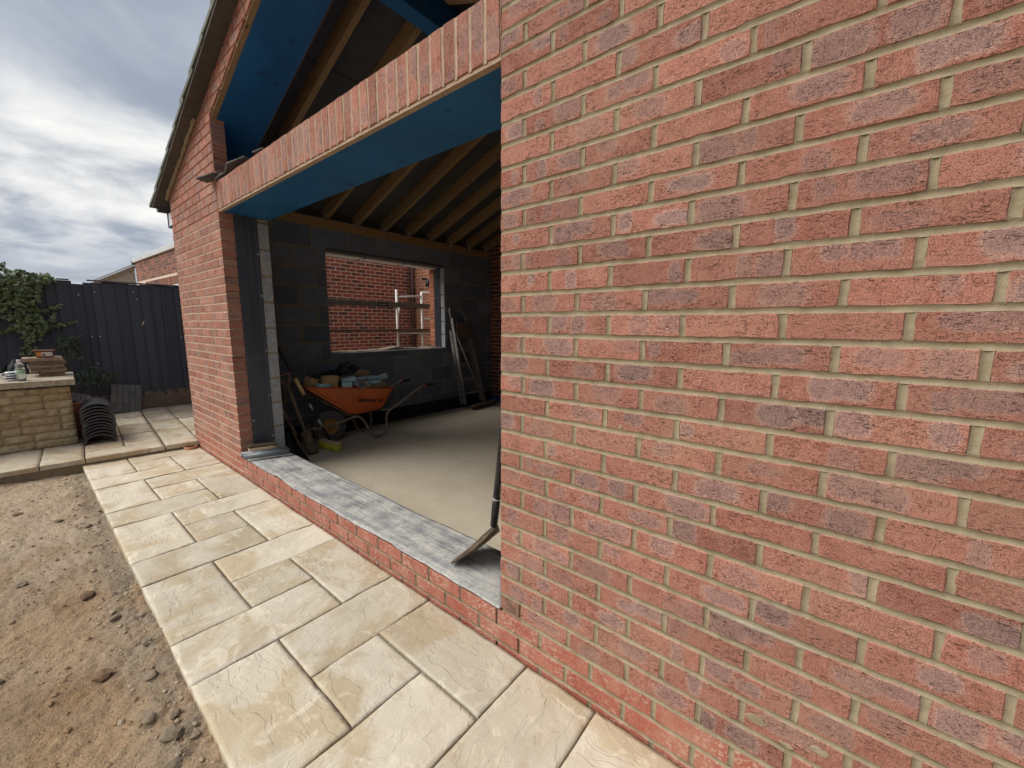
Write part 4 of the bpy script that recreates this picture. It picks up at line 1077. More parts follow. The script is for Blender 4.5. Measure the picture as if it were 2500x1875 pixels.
def rough_slab(name, mat, x0, x1, y0, y1, z0, z1, parent=None, seed=0, amp=.006, mw=None):
    nx, ny = max(4, int((x1-x0)/.03)), max(4, int((y1-y0)/.03)); rr = np.random.RandomState(seed)
    me = bpy.data.meshes.new(name); bm = bmesh.new()
    bmesh.ops.create_grid(bm, x_segments=nx, y_segments=ny, size=.5)
    top = bm.faces[:]
    ret = bmesh.ops.extrude_face_region(bm, geom=top); vv = [g for g in ret['geom'] if isinstance(g, bmesh.types.BMVert)]
    for v in vv: v.co.z += 1
    for v in bm.verts:
        x, y, z = v.co; X = x0+(x+.5)*(x1-x0); Y = y0+(y+.5)*(y1-y0); Z = z0+z*(z1-z0)
        v.co = (X+rr.uniform(-amp, amp), Y+rr.uniform(-amp, amp), Z+rr.uniform(-amp, amp)*.5)
    bmesh.ops.recalc_face_normals(bm, faces=bm.faces); bm.to_mesh(me); bm.free()
    return link(name, me, mat, parent, mw)
for i, (a, b_) in enumerate(((-.62, .035), (-1.62, -.63))):
    rough_slab('coping', M['coping'], -.90, .035, a, b_, .645, .705, G, 3+i, .005)
TOP = PATIO+.707
# stack of brown stone flags
lab = ['top brown stone flag of the stack, under the plastic tub', 'second brown stone flag from the top of the stack on the wall', 'third brown stone flag from the top of the stack on the wall', 'fourth brown stone flag from the top of the stack on the wall', 'bottom small brown stone block under the stacked flags']
for i, (y0, y1, z, h, x0, x1, tl) in enumerate(((-1.15, -.865, .168, .038, -6.0, -5.72, 2), (-1.10, -.845, .134, .03, -6.02, -5.74, -1.5), (-1.12, -.86, .094, .034, -5.98, -5.70, 1.5), (-1.11, -.845, .046, .042, -6.0, -5.72, 2.5), (-1.05, -.86, .0, .044, -5.98, -5.75, 0))):
    o = rough_slab('stone_flag', M['flag'], x0, x1, y0, y1, TOP+z, TOP+z+h, None, 20+i, .006)
    tag(o, lab[i], 'stone slab')
tub = thing('plastic_tub', 'shallow brown plastic tub with a printed label on the stone stack', 'tub', (-5.84, -.985, TOP+.209), R(-6))
def tub_box(w0, d0, w1, d1, h, z0=0): return [(sx*(w0 if k == 0 else w1), sy*(d0 if k == 0 else d1), z0+(0 if k == 0 else h)) for k in (0, 1) for sx, sy in ((-1, -1), (1, -1), (1, 1), (-1, 1))]
BX = [(0, 1, 5, 4), (1, 2, 6, 5), (2, 3, 7, 6), (3, 0, 4, 7), (4, 5, 6, 7), (3, 2, 1, 0)]
MB().add(tub_box(.075, .06, .085, .072, .065), BX).build('body', M['browntub'], tub)
bevbox('lid', M['browntub'], -.092, .092, -.080, .080, .066, .078, .004, tub)
MB().add([(.0790, -.03, .012), (.0790, .062, .012), (.0855, .062, .055), (.0855, -.03, .055)], [(0, 1, 2, 3)]).build('label_panel', M['labelw'], tub)
MB().add([(.0798, -.055, .012), (.0798, -.02, .012), (.0863, -.02, .055), (.0863, -.055, .055)], [(0, 1, 2, 3)]).build('label_panel', M['labelo'], tub)
MB().add([(.0810, -.012, .018), (.0810, .010, .018), (.0855, .010, .038), (.0855, -.012, .038)], [(0, 1, 2, 3)]).build('label_mark', M['browntub'], tub)
# bottle and mug
bt = thing('water_bottle', 'clear plastic water bottle with green label standing on the coping', 'bottle', (-5.42, -1.178, TOP+.002))
MB().lathe([(.0, .0), (.030, .0), (.034, .01), (.034, .06), (.031, .075), (.034, .09), (.034, .125), (.028, .135), (.033, .15), (.030, .165), (.016, .185), (.014, .19)], 20).build('body', M['bottle'], bt)
MB().lathe([(.0346, .070), (.0350, .072), (.0350, .108), (.0346, .11)], 20).build('label_band', M['greenlabel'], bt)
MB().lathe([(.0, .212), (.015, .212), (.016, .208), (.016, .189), (.0, .189)], 14).build('cap', M['white'], bt)
mg_ = thing('mug', 'white mug with black stripes standing on the coping beside the bottle', 'mug', (-5.50, -1.238, TOP+.002))
MB().lathe([(0, 0), (.038, 0), (.040, .004), (.041, .090), (.038, .090), (.037, .01), (0, .01)], 24).build('body', M['white'], mg_)
for z in (.018, .042, .066): MB().lathe([(.0412, z), (.0414, z+.001), (.0416, z+.012), (.0412, z+.013)], 24).build('stripe', M['blackplastic'], mg_)
MB().tube([(.015, -.036, .075), (.02, -.066, .072), (.02, -.072, .045), (.02, -.064, .02), (.015, -.037, .016)], .0065, 8).build('handle', M['white'], mg_)

# stack of half round ridge tiles
def ridge_mesh():
    mb = MB(); n = 18; L = .45; vs = []
    for x in (0, -L):
        for rr_, hh_ in ((.128, .105), (.112, .089)):
            for k in range(n+1):
                a = math.pi*k/n; vs.append((x, -math.cos(a)*rr_, math.sin(a)*hh_))
    m = n+1; f = []
    for k in range(n):
        f += [(k, k+1, m+k+1, m+k), (2*m+k+1, 2*m+k, 3*m+k, 3*m+k+1), (k+1, k, 2*m+k, 2*m+k+1), (m+k, m+k+1, 3*m+k+1, 3*m+k)]
    f += [(0, m, 3*m, 2*m), (n, 2*m+n, 3*m+n, m+n)]
    me = mb.add(vs, f).mesh('ridge_tile', True); me.materials.append(M['black']); return me
RM = ridge_mesh()
for i in range(11):
    lb = ('', 'second', 'third', 'fourth', 'fifth', 'sixth', 'seventh', 'eighth', 'ninth', 'tenth', '')[i]+' half round dark grey ridge tile from the bottom of the stack'
    if i == 10: lb = 'topmost half round dark grey ridge tile of the stack'
    if i == 0: lb = 'bottom half round dark grey ridge tile of the stack, on the paving'
    o = link('ridge_tile', RM, None, None, Matrix.Translation((-5.10+rng.uniform(-.012, .012), -.708+rng.uniform(-.005, .005), PATIO+.006+.0335*i)) @ Matrix.Rotation(R(-5)+rng.uniform(-.02, .02), 4, 'Z'))
    tag(o, lb, 'ridge tile', 'stacked ridge tiles')
# loose bricks behind
LBR = bevbox_mesh(-.1075, .1075, -.051, .051, 0, .065, .004)
for i in range(6):
    for j in range(2):
        o = link('loose_brick', LBR, M['redbrick'], None, Matrix.Translation((-5.66-.01*(i % 2), -.80+.112*j+rng.uniform(-.004, .004), PATIO+.004+.0665*i)) @ Matrix.Rotation(rng.uniform(-.05, .05), 4, 'Z'))
        tag(o, ('red brick in the '+('bottom', 'second', 'third', 'fourth', 'fifth')[i]+' layer of the loose pile, '+('next to the stone wall' if j == 0 else 'away from the stone wall')) if i < 5 else ('red brick on top of the loose pile, next to the stone wall' if j == 0 else 'red brick on top of the loose pile, away from the stone wall'), 'brick', 'loose red bricks')
# grooved roof tile leaning on the fence
def pantile(name, label, M_):
    mb = MB(); w, h = .33, .42; prof = []
    for k in range(5):
        y0 = -w/2+w*k/5; prof += [(y0+.003, 0), (y0+w/5-.010, 0), (y0+w/5-.007, -.006 if k < 4 else 0), (y0+w/5-.001, -.006 if k < 4 else 0)]
    vs = [(d, y, z) for z in (0, h) for y, d in prof]+[(-.02, y, z) for z in (0, h) for y, d in prof]; n = len(prof)
    fs = [(i, i+1, n+i+1, n+i) for i in range(n-1)]+[(2*n+i+1, 2*n+i, 3*n+i, 3*n+i+1) for i in range(n-1)]+[(i+1, i, 2*n+i, 2*n+i+1) for i in range(n-1)]+[(n+i, n+i+1, 3*n+i+1, 3*n+i) for i in range(n-1)]+[(0, n, 3*n, 2*n), (n-1, 3*n-1, 4*n-1, 2*n-1)]
    o = mb.add(vs, fs).build(name, M['greytile'], None, M_); return tag(o, label, 'roof tile')
pantile('roof_tile', 'grey grooved roof tile leaning upright against the dark fence', Matrix.Translation((-6.99, -.265, PATIO+.004)) @ Matrix.Rotation(R(-9), 4, 'X') @ Matrix.Rotation(R(-22), 4, 'Y'))
pantile('roof_tile', 'broken dark roof tile lying on the loose bricks behind the stone wall', Matrix.Translation((-5.62, -.80, PATIO+.41)) @ Matrix.Rotation(R(-25), 4, 'X') @ Matrix.Rotation(R(-74), 4, 'Y') @ Matrix.Diagonal((1, .62, .62, 1)))
gy = thing('drain_pipe_end', 'round terracotta drain end set in the paving against the brick pier', 'drain', (-4.42, -.085, PAVE-.02))
MB().lathe([(.058, 0), (.062, .045), (.052, .047), (.048, 0)], 20).build('collar', M['terracotta'], gy)
MB().lathe([(0, .015), (.050, .015)], 20).build('dark_bore', M['blackplastic'], gy)

# ------------------------------------------------------------------ membrane on the plinth
nx, ny = 300, 26; xs = np.linspace(XL+.02, -.003, nx); vs = []
fe = -.004+.030*fbm(xs*3.1, xs*0+.3, 4, 61)+.012*fbm(xs*14, xs*0+.7, 2, 8); be = .322+.03*fbm(xs*2.2, xs*0+2.3, 4, 88)
curl = np.clip(fbm(xs*2.6, xs*0+5.5, 3, 71)*6-.55, 0, 1)
for i, x in enumerate(xs):
    for j in range(ny):
        k = j/(ny-1); y = fe[i]+(be[i]-fe[i])*k
        z = -.008+.010*max(0, float(fbm(np.array([x*4.]), np.array([y*9.]), 3, 17)[0]))+.004*max(0, math.sin(y*60))*k*(1-k)*2
        if k < .12: z += curl[i]*.012*(1-k/.12)-.004*(1-curl[i])*(1-k/.12)
        vs.append((x, y, z))
mbm = MB().add(vs, [(i*ny+j, (i+1)*ny+j, (i+1)*ny+j+1, i*ny+j+1) for i in range(nx-1) for j in range(ny-1)], True)
mem = mbm.build('membrane_sheet', M['membrane'], fix=False)
md = mem.modifiers.new('thickness', 'SOLIDIFY'); md.thickness = .002
tag(mem, 'dusty grey damp proof membrane strip lying along the plinth of the opening', 'membrane')
# slates left on the lintel
for i, (x, y, z, rz, ry, s_, l_) in enumerate(((-3.10, -.03, 2.345, .5, -.20, .17, 'thin slate sticking out over the pier edge at the lintel end'), (-2.95, .04, 2.335, .1, -.08, .15, 'small slate lying flat on the lintel next to the gable jamb'), (-2.80, .05, 2.362, -.2, -.14, .17, 'slate propped on the lintel top in the gable opening'), (-2.62, .05, 2.375, .3, -.10, .20, 'larger slate piece leaning on the lintel in the gable opening'), (-2.18, .05, 2.335, .2, -.05, .12, 'lone small slate on the lintel beside the rafters'))):
    o = rough_slab('slate', M['greytile'], -s_/2, s_/2, -.05, .05, -.004, .004, None, 60+i, .0025, Matrix.Translation((x, y, z)) @ Matrix.Rotation(rz, 4, 'Z') @ Matrix.Rotation(ry, 4, 'Y'))
    tag(o, l_, 'slate')

# ------------------------------------------------------------------ things on the sill
def tube_thing(name, label, cat, a, b_, r, rin, mat):
    a, b_ = Vector(a), Vector(b_); d = b_-a; L = d.length
    q = d.to_track_quat('Z', 'Y').to_matrix().to_4x4()
    o = MB().lathe([(rin, 0), (r, 0), (r, L), (rin, L), (rin, 0)], 18).build(name, mat, None, Matrix.Translation(a) @ q)
    for p in o.data.polygons: p.use_smooth = True
    return tag(o, label, cat)
tube_thing('grey_pipe', 'short dusty grey plastic pipe lying along the sill edge, outermost of two', 'pipe', (-2.905, -.035, .031), (-2.775, .29, .031), .024, .019, M['pipe'])
tube_thing('grey_pipe', 'short dusty grey plastic pipe tucked between its twin and the reveal', 'pipe', (-2.985, -.028, .031), (-2.850, .31, .031), .024, .019, M['pipe'])
sb = thing('scrubbing_brush', 'wooden scrubbing brush lying bristles up on the grey pipes', 'brush', (-2.945, .135, .058), R(68))
pts = [(math.copysign(abs(math.cos(a))**.5, math.cos(a))*.115, math.sin(a)*.030) for a in [2*math.pi*i/28 for i in range(28)]]
MB().add([(x, y, z) for z in (0, .022) for x, y in pts], [tuple(range(28))[::-1], tuple(range(28, 56))]+[(i, (i+1) % 28, 28+(i+1) % 28, 28+i) for i in range(28)]).build('block', M['palewood'], sb)
tf = MB(); r_ = random.Random(3)
for i in range(22):
    for j in range(5):
        x, y = -.105+.01*i, -.022+.011*j
        for _ in range(2):
            a, e = r_.uniform(0, 6.28), r_.uniform(0, .012); tf.tube([(x, y, .02), (x+math.cos(a)*e, y+math.sin(a)*e, .045+r_.uniform(-.005, .004))], [.0036, .0028], 5)
stuff(tf.build('bristles', M['bristle'], sb))

# shovel leaning on the right jamb
sv = thing('shovel', 'shovel with rusty blade and black shaft leaning against the right jamb', 'shovel')
tip, heel = Vector((-.376, .069, .008)), Vector((-.262, .288, .128)); ax = (heel-tip); L = ax.length; ax.normalize()
wd = Vector((-.50, .72, -.30)); wd = (wd-ax*wd.dot(ax)).normalized(); nr = wd.cross(ax)
if nr.z < 0: nr = -nr
vs = []; n1, n2 = 12, 10
for i in range(n1+1):
    k = i/n1; w = .012+.105*min(1, k/.45)**.75 if k < .45 else .117-.010*(k-.45); w = w if k < .93 else w*(1-(k-.93)*1.2)
    for j in range(n2+1):
        s_ = -1+2*j/n2; vs.append(tip+ax*(L*k)+wd*(w*s_)+nr*(.030*s_*s_*min(1, .25+k)-.012*math.sin(k*3.1)))
bl_ = MB().add(vs, [(i*(n2+1)+j, (i+1)*(n2+1)+j, (i+1)*(n2+1)+j+1, i*(n2+1)+j+1) for i in range(n1) for j in range(n2)], True).build('blade', M['rust'], sv, fix=False)
md = bl_.modifiers.new('thickness', 'SOLIDIFY'); md.thickness = .0025
c0 = tip+ax*(L*.80)
MB().tube([c0+nr*.004, tip+ax*(L*.99)+nr*.008, Vector((-.284, .278, .158)), Vector((-.272, .27, .20)), Vector((-.235, .243, .33))], [.013, .017, .019, .0195, .0195], 12).build('socket', M['blackplastic'], sv)
MB().tube([(-.235, .243, .33), (-.20, .22, .45), (-.02, .096, 1.08)], [.0185, .0185, .018], 12).build('shaft', M['blackplastic'], sv)
MB().tube([(-.236, .2436, .325), (-.234, .2424, .333)], .021, 12).build('ring', M['screw'], sv)
MB().tube([(-.02, .096, 1.08), (-.04, .16, 1.14), (-.02, .17, 1.18), (.0-.022, .05, 1.18), (-.012, .04, 1.13), (-.02, .096, 1.08)], .012, 8).build('grip', M['blackplastic'], sv)

# ------------------------------------------------------------------ wheelbarrow
WB = thing('wheelbarrow', 'muddy orange wheelbarrow full of offcuts standing inside by the block wall', 'wheelbarrow', (-3.601, 1.07, FLOOR), math.atan2(.994, .106))
MB().lathe([(.095, -.038), (.12, -.05), (.165, -.052), (.187, -.040), (.195, -.018), (.195, .018), (.187, .040), (.165, .052), (.12, .05), (.095, .038)], 36, Matrix.Translation((0, 0, .197)) @ Matrix.Rotation(R(90), 4, 'X')).build('tyre', M['tyre'], WB)
rimo = MB().lathe([(0, .03), (.022, .05), (.03, .02), (.075, .018), (.10, .040), (.105, .040), (.105, -.040), (.10, -.040), (.075, -.018), (.03, -.02), (.022, -.05), (0, -.03)], 30, Matrix.Translation((0, 0, .197)) @ Matrix.Rotation(R(90), 4, 'X')).build('rim', M['rim'], WB)
MB().tube([(0, -.12, .205), (0, .12, .205)], .009, 8).build('axle', M['rust'], rimo)
def spline(pts, n=6):
    P = [Vector(p) for p in pts]; P = [P[0]*2-P[1]]+P+[P[-1]*2-P[-2]]; out = []
    for i in range(1, len(P)-2):
        for k in range(n):
            t_ = k/n; a, b_, c, d = P[i-1], P[i], P[i+1], P[i+2]
            out.append(.5*((2*b_)+(c-a)*t_+(2*a-5*b_+4*c-d)*t_*t_+(3*b_-a-3*c+d)*t_**3))
    return out+[P[-2]]
for s_ in (-1, 1):
    path_ = [(-.285, 0, .225), (-.262, s_*.055, .224), (-.19, s_*.095, .218), (-.06, s_*.115, .213), (.10, s_*.145, .262), (.224, s_*.17, .300), (.30, s_*.185, .285), (.36, s_*.195, .19), (.415, s_*.20, .065), (.465, s_*.20, .018), (.53, s_*.20, .018), (.59, s_*.205, .055), (.617, s_*.21, .14), (.612, s_*.22, .24), (.645, s_*.23, .325), (.75, s_*.245, .385), (.92, s_*.268, .492), (1.04, s_*.285, .568), (1.13, s_*.295, .595)]
    fr = MB().tube(spline(path_), .0155, 10).build('frame_tube', M['tubemetal'], WB)
    MB().tube([(1.10, s_*.292, .588), (1.15, s_*.296, .598), (1.265, s_*.302, .606)], .0195, 10).build('grip', M['blackplastic'], WB)
    MB().tube([(1.118, s_*.293, .591), (1.14, s_*.2955, .597)], .0215, 10).build('grip_collar', M['redgrip'], WB)
    MB().bar((-.11, s_*.10, .535), (.20, s_*.13, .315), .035, .012).build('support', M['rust'], WB)
    MB().bar((.58, s_*.16, .338), (.66, s_*.225, .338), .03, .02).build('bracket', M['rust'], WB)
bq = [(.22, .165, .318), (.60, .165, .342)]; rq = [(-.295, .205, .705), (.70, .285, .610)]
o_ = [Vector((bq[0][0], -bq[0][1], bq[0][2])), Vector((bq[1][0], -bq[1][1], bq[1][2])), Vector((bq[1][0], bq[1][1], bq[1][2])), Vector((bq[0][0], bq[0][1], bq[0][2])), Vector((rq[0][0], -rq[0][1], rq[0][2])), Vector((rq[1][0], -rq[1][1], rq[1][2])), Vector((rq[1][0], rq[1][1], rq[1][2])), Vector((rq[0][0], rq[0][1], rq[0][2]))]
me = MB().add(o_, [(3, 2, 1, 0), (0, 1, 5, 4), (1, 2, 6, 5), (2, 3, 7, 6), (3, 0, 4, 7)]).mesh('tub')
bm = bmesh.new(); bm.from_mesh(me); bmesh.ops.recalc_face_normals(bm, faces=bm.faces)
bmesh.ops.bevel(bm, geom=[e for e in bm.edges if not e.is_boundary], offset=.030, segments=3, affect='EDGES'); bm.to_mesh(me); bm.free()
tb = link('tub', me, M['orange'], WB); md = tb.modifiers.new('thickness', 'SOLIDIFY'); md.thickness = .003; md.offset = -1
MB().tube([o_[4], o_[5], o_[6], o_[7], o_[4]], .010, 8, False).build('rolled_rim', M['orange'], WB)
# stencilled lettering on the near side panel
cu = bpy.data.curves.new('lettering', 'FONT'); cu.body = '4\u00e6mme  in'; cu.size = .075; cu.shear = .25; cu.extrude = .0004; cu.align_x = 'LEFT'; cu.offset = .0016
to = bpy.data.objects.new('lettering', cu); COL.objects.link(to)
dg = bpy.context.evaluated_depsgraph_get(); tme = bpy.data.meshes.new_from_object(to.evaluated_get(dg)); bpy.data.objects.remove(to)
if hasattr(tme, 'materials'): tme.materials.clear()
e1 = (o_[1]-o_[0]); nrm = (o_[5]-o_[0]).cross(e1).normalized()
if nrm.y > 0: nrm = -nrm
def on_panel(s_, h):   # point on panel plane for side coordinates
    y = o_[0].y-(nrm.x*(s_-o_[0].x)+nrm.z*(h-o_[0].z))/nrm.y
    return Vector((s_, y, h))
p0, p1 = on_panel(.234, .492), on_panel(.545, .452); tx = (p1-p0).normalized(); ty = nrm.cross(tx)
if ty.z < 0: ty = -ty
p0 = p0+nrm*.0045
link('lettering', tme, M['ink'], WB, Matrix(((tx.x, ty.x, nrm.x, p0.x), (tx.y, ty.y, nrm.y, p0.y), (tx.z, ty.z, nrm.z, p0.z), (0, 0, 0, 1))))
# load: each offcut its own thing
WBM = Matrix.Translation((-3.601, 1.07, FLOOR)) @ Matrix.Rotation(math.atan2(.994, .106), 4, 'Z')
def offcut(name, label, cat, mat, size, pos, rot, b_=.003):
    o = bevbox(name, mat, -size[0]/2, size[0]/2, -size[1]/2, size[1]/2, -size[2]/2, size[2]/2, b_, None, WBM @ Matrix.Translation(pos) @ Matrix.Rotation(rot[2], 4, 'Z') @ Matrix.Rotation(rot[1], 4, 'Y') @ Matrix.Rotation(rot[0], 4, 'X'))
    return tag(o, label, cat)
offcut('timber_offcut', 'square pine block standing up in the wheelbarrow load', 'timber', M['timber'], (.17, .07, .15), (-.02, -.14, .74), (.1, .05, .1))
offcut('timber_offcut', 'dark pine end piece at the wheel end of the wheelbarrow load', 'timber', M['timber'], (.11, .10, .12), (-.20, -.08, .74), (.2, .25, .4))
offcut('foam_offcut', 'pale blue foam scrap lying in front of the pine block', 'foam board', M['blueins'], (.11, .05, .07), (.15, -.20, .695), (.1, -.06, .1))
offcut('foam_offcut', 'blue foam strip lying tilted on top of the small foam scrap', 'foam board', M['blueins'], (.15, .10, .05), (.20, -.12, .745), (.0, -.16, -.1))
offcut('foam_offcut', 'long flat blue foam strip across the middle of the load', 'foam board', M['blueins'], (.34, .09, .035), (.40, -.06, .735), (.05, -.02, .06))
offcut('foam_offcut', 'blue foam strip lying below the long one in the load', 'foam board', M['blueins'], (.32, .09, .035), (.42, -.13, .695), (.0, .03, -.03))
offcut('foam_offcut', 'blue foam board rising at the handle end of the load', 'foam board', M['blueins'], (.28, .05, .06), (.60, -.04, .715), (.2, -.20, .12))
offcut('foam_offcut', 'blue foam scrap buried at the wheel end of the load', 'foam board', M['blueins'], (.12, .1, .05), (-.10, -.14, .705), (0, .05, .2))
offcut('timber_offcut', 'pine batten end sticking up at the back of the load', 'timber', M['timber'], (.19, .06, .06), (.46, .10, .79), (.2, .22, -.15))
offcut('timber_offcut', 'pine wedge lying on the rim at the handle end of the load', 'timber', M['timber'], (.20, .07, .04), (.52, -.20, .645), (.5, -.08, .1))
offcut('timber_offcut', 'short pine piece tilted in the back corner of the load', 'timber', M['timber'], (.13, .06, .05), (.62, -.15, .655), (.3, .5, .2))
offcut('timber_offcut', 'pine strip lying under the black plastic in the load', 'timber', M['timber'], (.30, .06, .035), (.12, .06, .735), (.1, -.1, .2))
offcut('grey_board', 'grey board laid at the far side of the load', 'board', M['greytile'], (.55, .20, .02), (.25, .10, .715), (.15, -.02, .05))
def crumple(name, label, cat, mat, size, pos, rot, amp, seed, n=16):
    u = np.linspace(-.5, .5, n); A, C = np.meshgrid(u, u, indexing='ij'); Zc = amp*fbm(A*5+seed, C*5, 4, seed)*2
    vs = np.stack([A*size[0]*(1+.15*fbm(C*3, A*0+seed, 2, seed)), C*size[1]*(1+.15*fbm(A*3, C*0, 2, seed+1)), Zc], -1).reshape(-1, 3).tolist()
    o = MB().add(vs, [(i*n+j, (i+1)*n+j, (i+1)*n+j+1, i*n+j+1) for i in range(n-1) for j in range(n-1)]).build(name, mat, None, Matrix.Translation(pos) @ Matrix.Rotation(rot[2], 4, 'Z') @ Matrix.Rotation(rot[1], 4, 'Y') @ Matrix.Rotation(rot[0], 4, 'X'), fix=False)
    md = o.modifiers.new('thickness', 'SOLIDIFY'); md.thickness = .002
    return tag(o, label, cat)
w_ = lambda s_, y, h: tuple(WBM @ Vector((s_, y, h)))
crumple('plastic_sheet', 'crumpled black plastic at the far side of the wheelbarrow load', 'plastic', M['blackplastic'], (.22, .60, .1), w_(.12, .12, .80), (.25, .1, R(6)), .09, 4)
crumple('plastic_sheet', 'crumpled grey sheet lying among the foam strips in the load', 'plastic', M['sheetgrey'], (.16, .20, .1), w_(.34, -.19, .69), (.2, .45, R(6)), .09, 9)

# ------------------------------------------------------------------ brooms, spades
br = thing('broom', 'broom with yellow bristles and black handle leaning by the reveal', 'broom', (-3.335, .93, FLOOR))
bevbox('head', M['palewood'], -.155, .155, -.028, .028, .072, .105, .008, br, Matrix.Rotation(R(10), 4, 'Z'), 2)
bm_ = MB(); r_ = random.Random(8)
for i in range(26):
    for j in range(4):
        x, y = -.148+.0118*i, -.020+.0135*j; bm_.tube([(x, y, .075), (x*1.12+r_.uniform(-.006, .006), y*1.5+r_.uniform(-.006, .006), .002)], [.0055, .0075], 5)
stuff(bm_.build('bristles', M['yellow'], br, Matrix.Rotation(R(10), 4, 'Z')))
a, b_ = Vector((-.01, .01, .10)), Vector((-.118, -.528, 1.40)); dd = b_-a
MB().tube([a, a+dd*.90], .0125, 10).build('handle', M['blackplastic'], br)
MB().tube([a+dd*.42, a+dd*.56], .020, 12).build('grip', M['cream'], br)
for k0, k1 in ((.13, .20), (.28, .34)): MB().tube([a+dd*k0, a+dd*k1], .0155, 8).build('worn_band', M['aluold'], br)
def spade(label, tip, top, blade, wdir, mat, handle='D', bw=.09):
    s_ = thing('spade', label, 'spade'); tip, top = Vector(tip), Vector(top); d = (top-tip); L = d.length; d.normalize(); wv = Vector(wdir); wv = (wv-d*wv.dot(d)).normalized(); nn = d.cross(wv)
    vs = []; n1, n2 = 8, 6
    for i in range(n1+1):
        k = i/n1
        for j in range(n2+1):
            q = -1+2*j/n2; vs.append(tip+d*(blade*k+.015*q*q*(1-k))+wv*(bw*q*(.82+.18*k))+nn*(.018*q*q))
    o = MB().add(vs, [(i*(n2+1)+j, (i+1)*(n2+1)+j, (i+1)*(n2+1)+j+1, i*(n2+1)+j+1) for i in range(n1) for j in range(n2)], True).build('blade', mat, s_, fix=False)
    md = o.modifiers.new('thickness', 'SOLIDIFY'); md.thickness = .003
    MB().tube([tip+d*(blade*.75)-nn*.004, tip+d*(blade+.12)], [.012, .019], 10).build('socket', mat, s_)
    MB().tube([tip+d*(blade+.10), top-d*.10], .017, 10).build('shaft', M['timber_z'], s_)
    hp = [top-d*.12, top-d*.08+wv*.03, top-d*.02+wv*.052, top+wv*.05, top-wv*.05, top-d*.02-wv*.052, top-d*.08-wv*.03, top-d*.12]
    MB().tube(spline(hp, 4), .0125, 8).build('handle', M['pinkgrip'], s_)
spade('spade with faded red D handle leaning behind the broom', (-3.285, .725, FLOOR+.004), (-3.405, .53, .655), .27, (.3, .9, 0), M['rust'], bw=.055)
spade('muddy spade with rusty blade standing closest to the block reveal', (-3.24, .64, FLOOR+.004), (-3.42, .41, .52), .33, (-.9, .35, -.2), M['rust'], bw=.10)
sp3 = thing('shovel', 'dark worn shovel lying low against the inside of the pier', 'shovel')
MB().add([(-3.17, .48, FLOOR+.005), (-3.10, .60, FLOOR+.005), (-3.36, .52, .06), (-3.42, .42, .06), (-3.23, .52, FLOOR-.0+.03), (-3.39, .46, .04)], [(0, 4, 5, 3), (4, 1, 2, 5)]).build('blade', M['blackplastic'], sp3)
MB().tube([(-3.385, .47, .04), (-3.50, .41, .75)], .017, 8).build('shaft', M['timber_z'], sp3)
wb_ = thing('wooden_broom', 'old wooden broom leaning on the step ladder, head on the floor', 'broom', (-3.63, 3.77, FLOOR))
bevbox('head', M['oldwood'], -.035, .035, -.31, .31, .045, .085, .006, wb_, Matrix.Rotation(R(5), 4, 'Z'), 2)
bt_ = MB(); 
for i in range(44):
    y = -.30+.0139*i
    for x in (-.024, 0, .024): bt_.tube([(x, y, .05), (x*1.3+r_.uniform(-.004, .004), y+r_.uniform(-.005, .005), .002)], .005, 4)
stuff(bt_.build('bristles', M['bristle'], wb_, Matrix.Rotation(R(5), 4, 'Z')))
MB().tube([(0, 0, .08), (-.40, -.27, 1.27)], .0135, 8).build('handle', M['oldwood'], wb_)

# ------------------------------------------------------------------ step ladder
LD = thing('step_ladder', 'folded aluminium step ladder leaning against the grey block wall', 'ladder', (-3.86, 3.80, FLOOR))
def rail(name, a, b_, w=.055, t_=.022): return MB().bar(a, b_, t_, w, (1, 0, .2)).build(name, M['aluold'], LD)
for off, z1, nm in ((0, 1.50, 'front_rail'), (-.085, 1.30, 'rear_rail')):
    k = z1/1.66
    rail(nm, (off, -.245, .0), (off-.262*k+.01, -.245-.085*k, z1)); rail(nm, (off-.012, .25, 0), (off-.262*k+.0, .25-.25*k, z1))
for z in (.235, .47, .725, .975):
    k = z/1.66; bevbox('tread', M['aluold'], -.262*k-.045, -.262*k+.035, -.245-.085*k+.012, .25-.25*k-.012, z-.012, z+.012, .003, LD)
bevbox('platform', M['oldwood'], -.02, .02, -.15, .15, -.13, .13, .004, LD, Matrix.Translation((-.175, -.10, 1.30)) @ Matrix.Rotation(R(-9), 4, 'Y') @ Matrix.Rotation(R(-4), 4, 'X'))
MB().tube(spline([(-.235, -.322, 1.48), (-.262, -.335, 1.60), (-.275, -.30, 1.675), (-.28, -.15, 1.685), (-.275, -.06, 1.66), (-.262, -.02, 1.57), (-.235, .02, 1.45)], 6), .013, 8).build('hoop', M['aluold'], LD)
for p in ((0, -.245, .02), (-.012, .25, .02), (-.085, -.245, .02), (-.097, .25, .02)): bevbox('foot', M['blackplastic'], p[0]-.032, p[0]+.032, p[1]-.018, p[1]+.018, 0, .045, .004, LD)
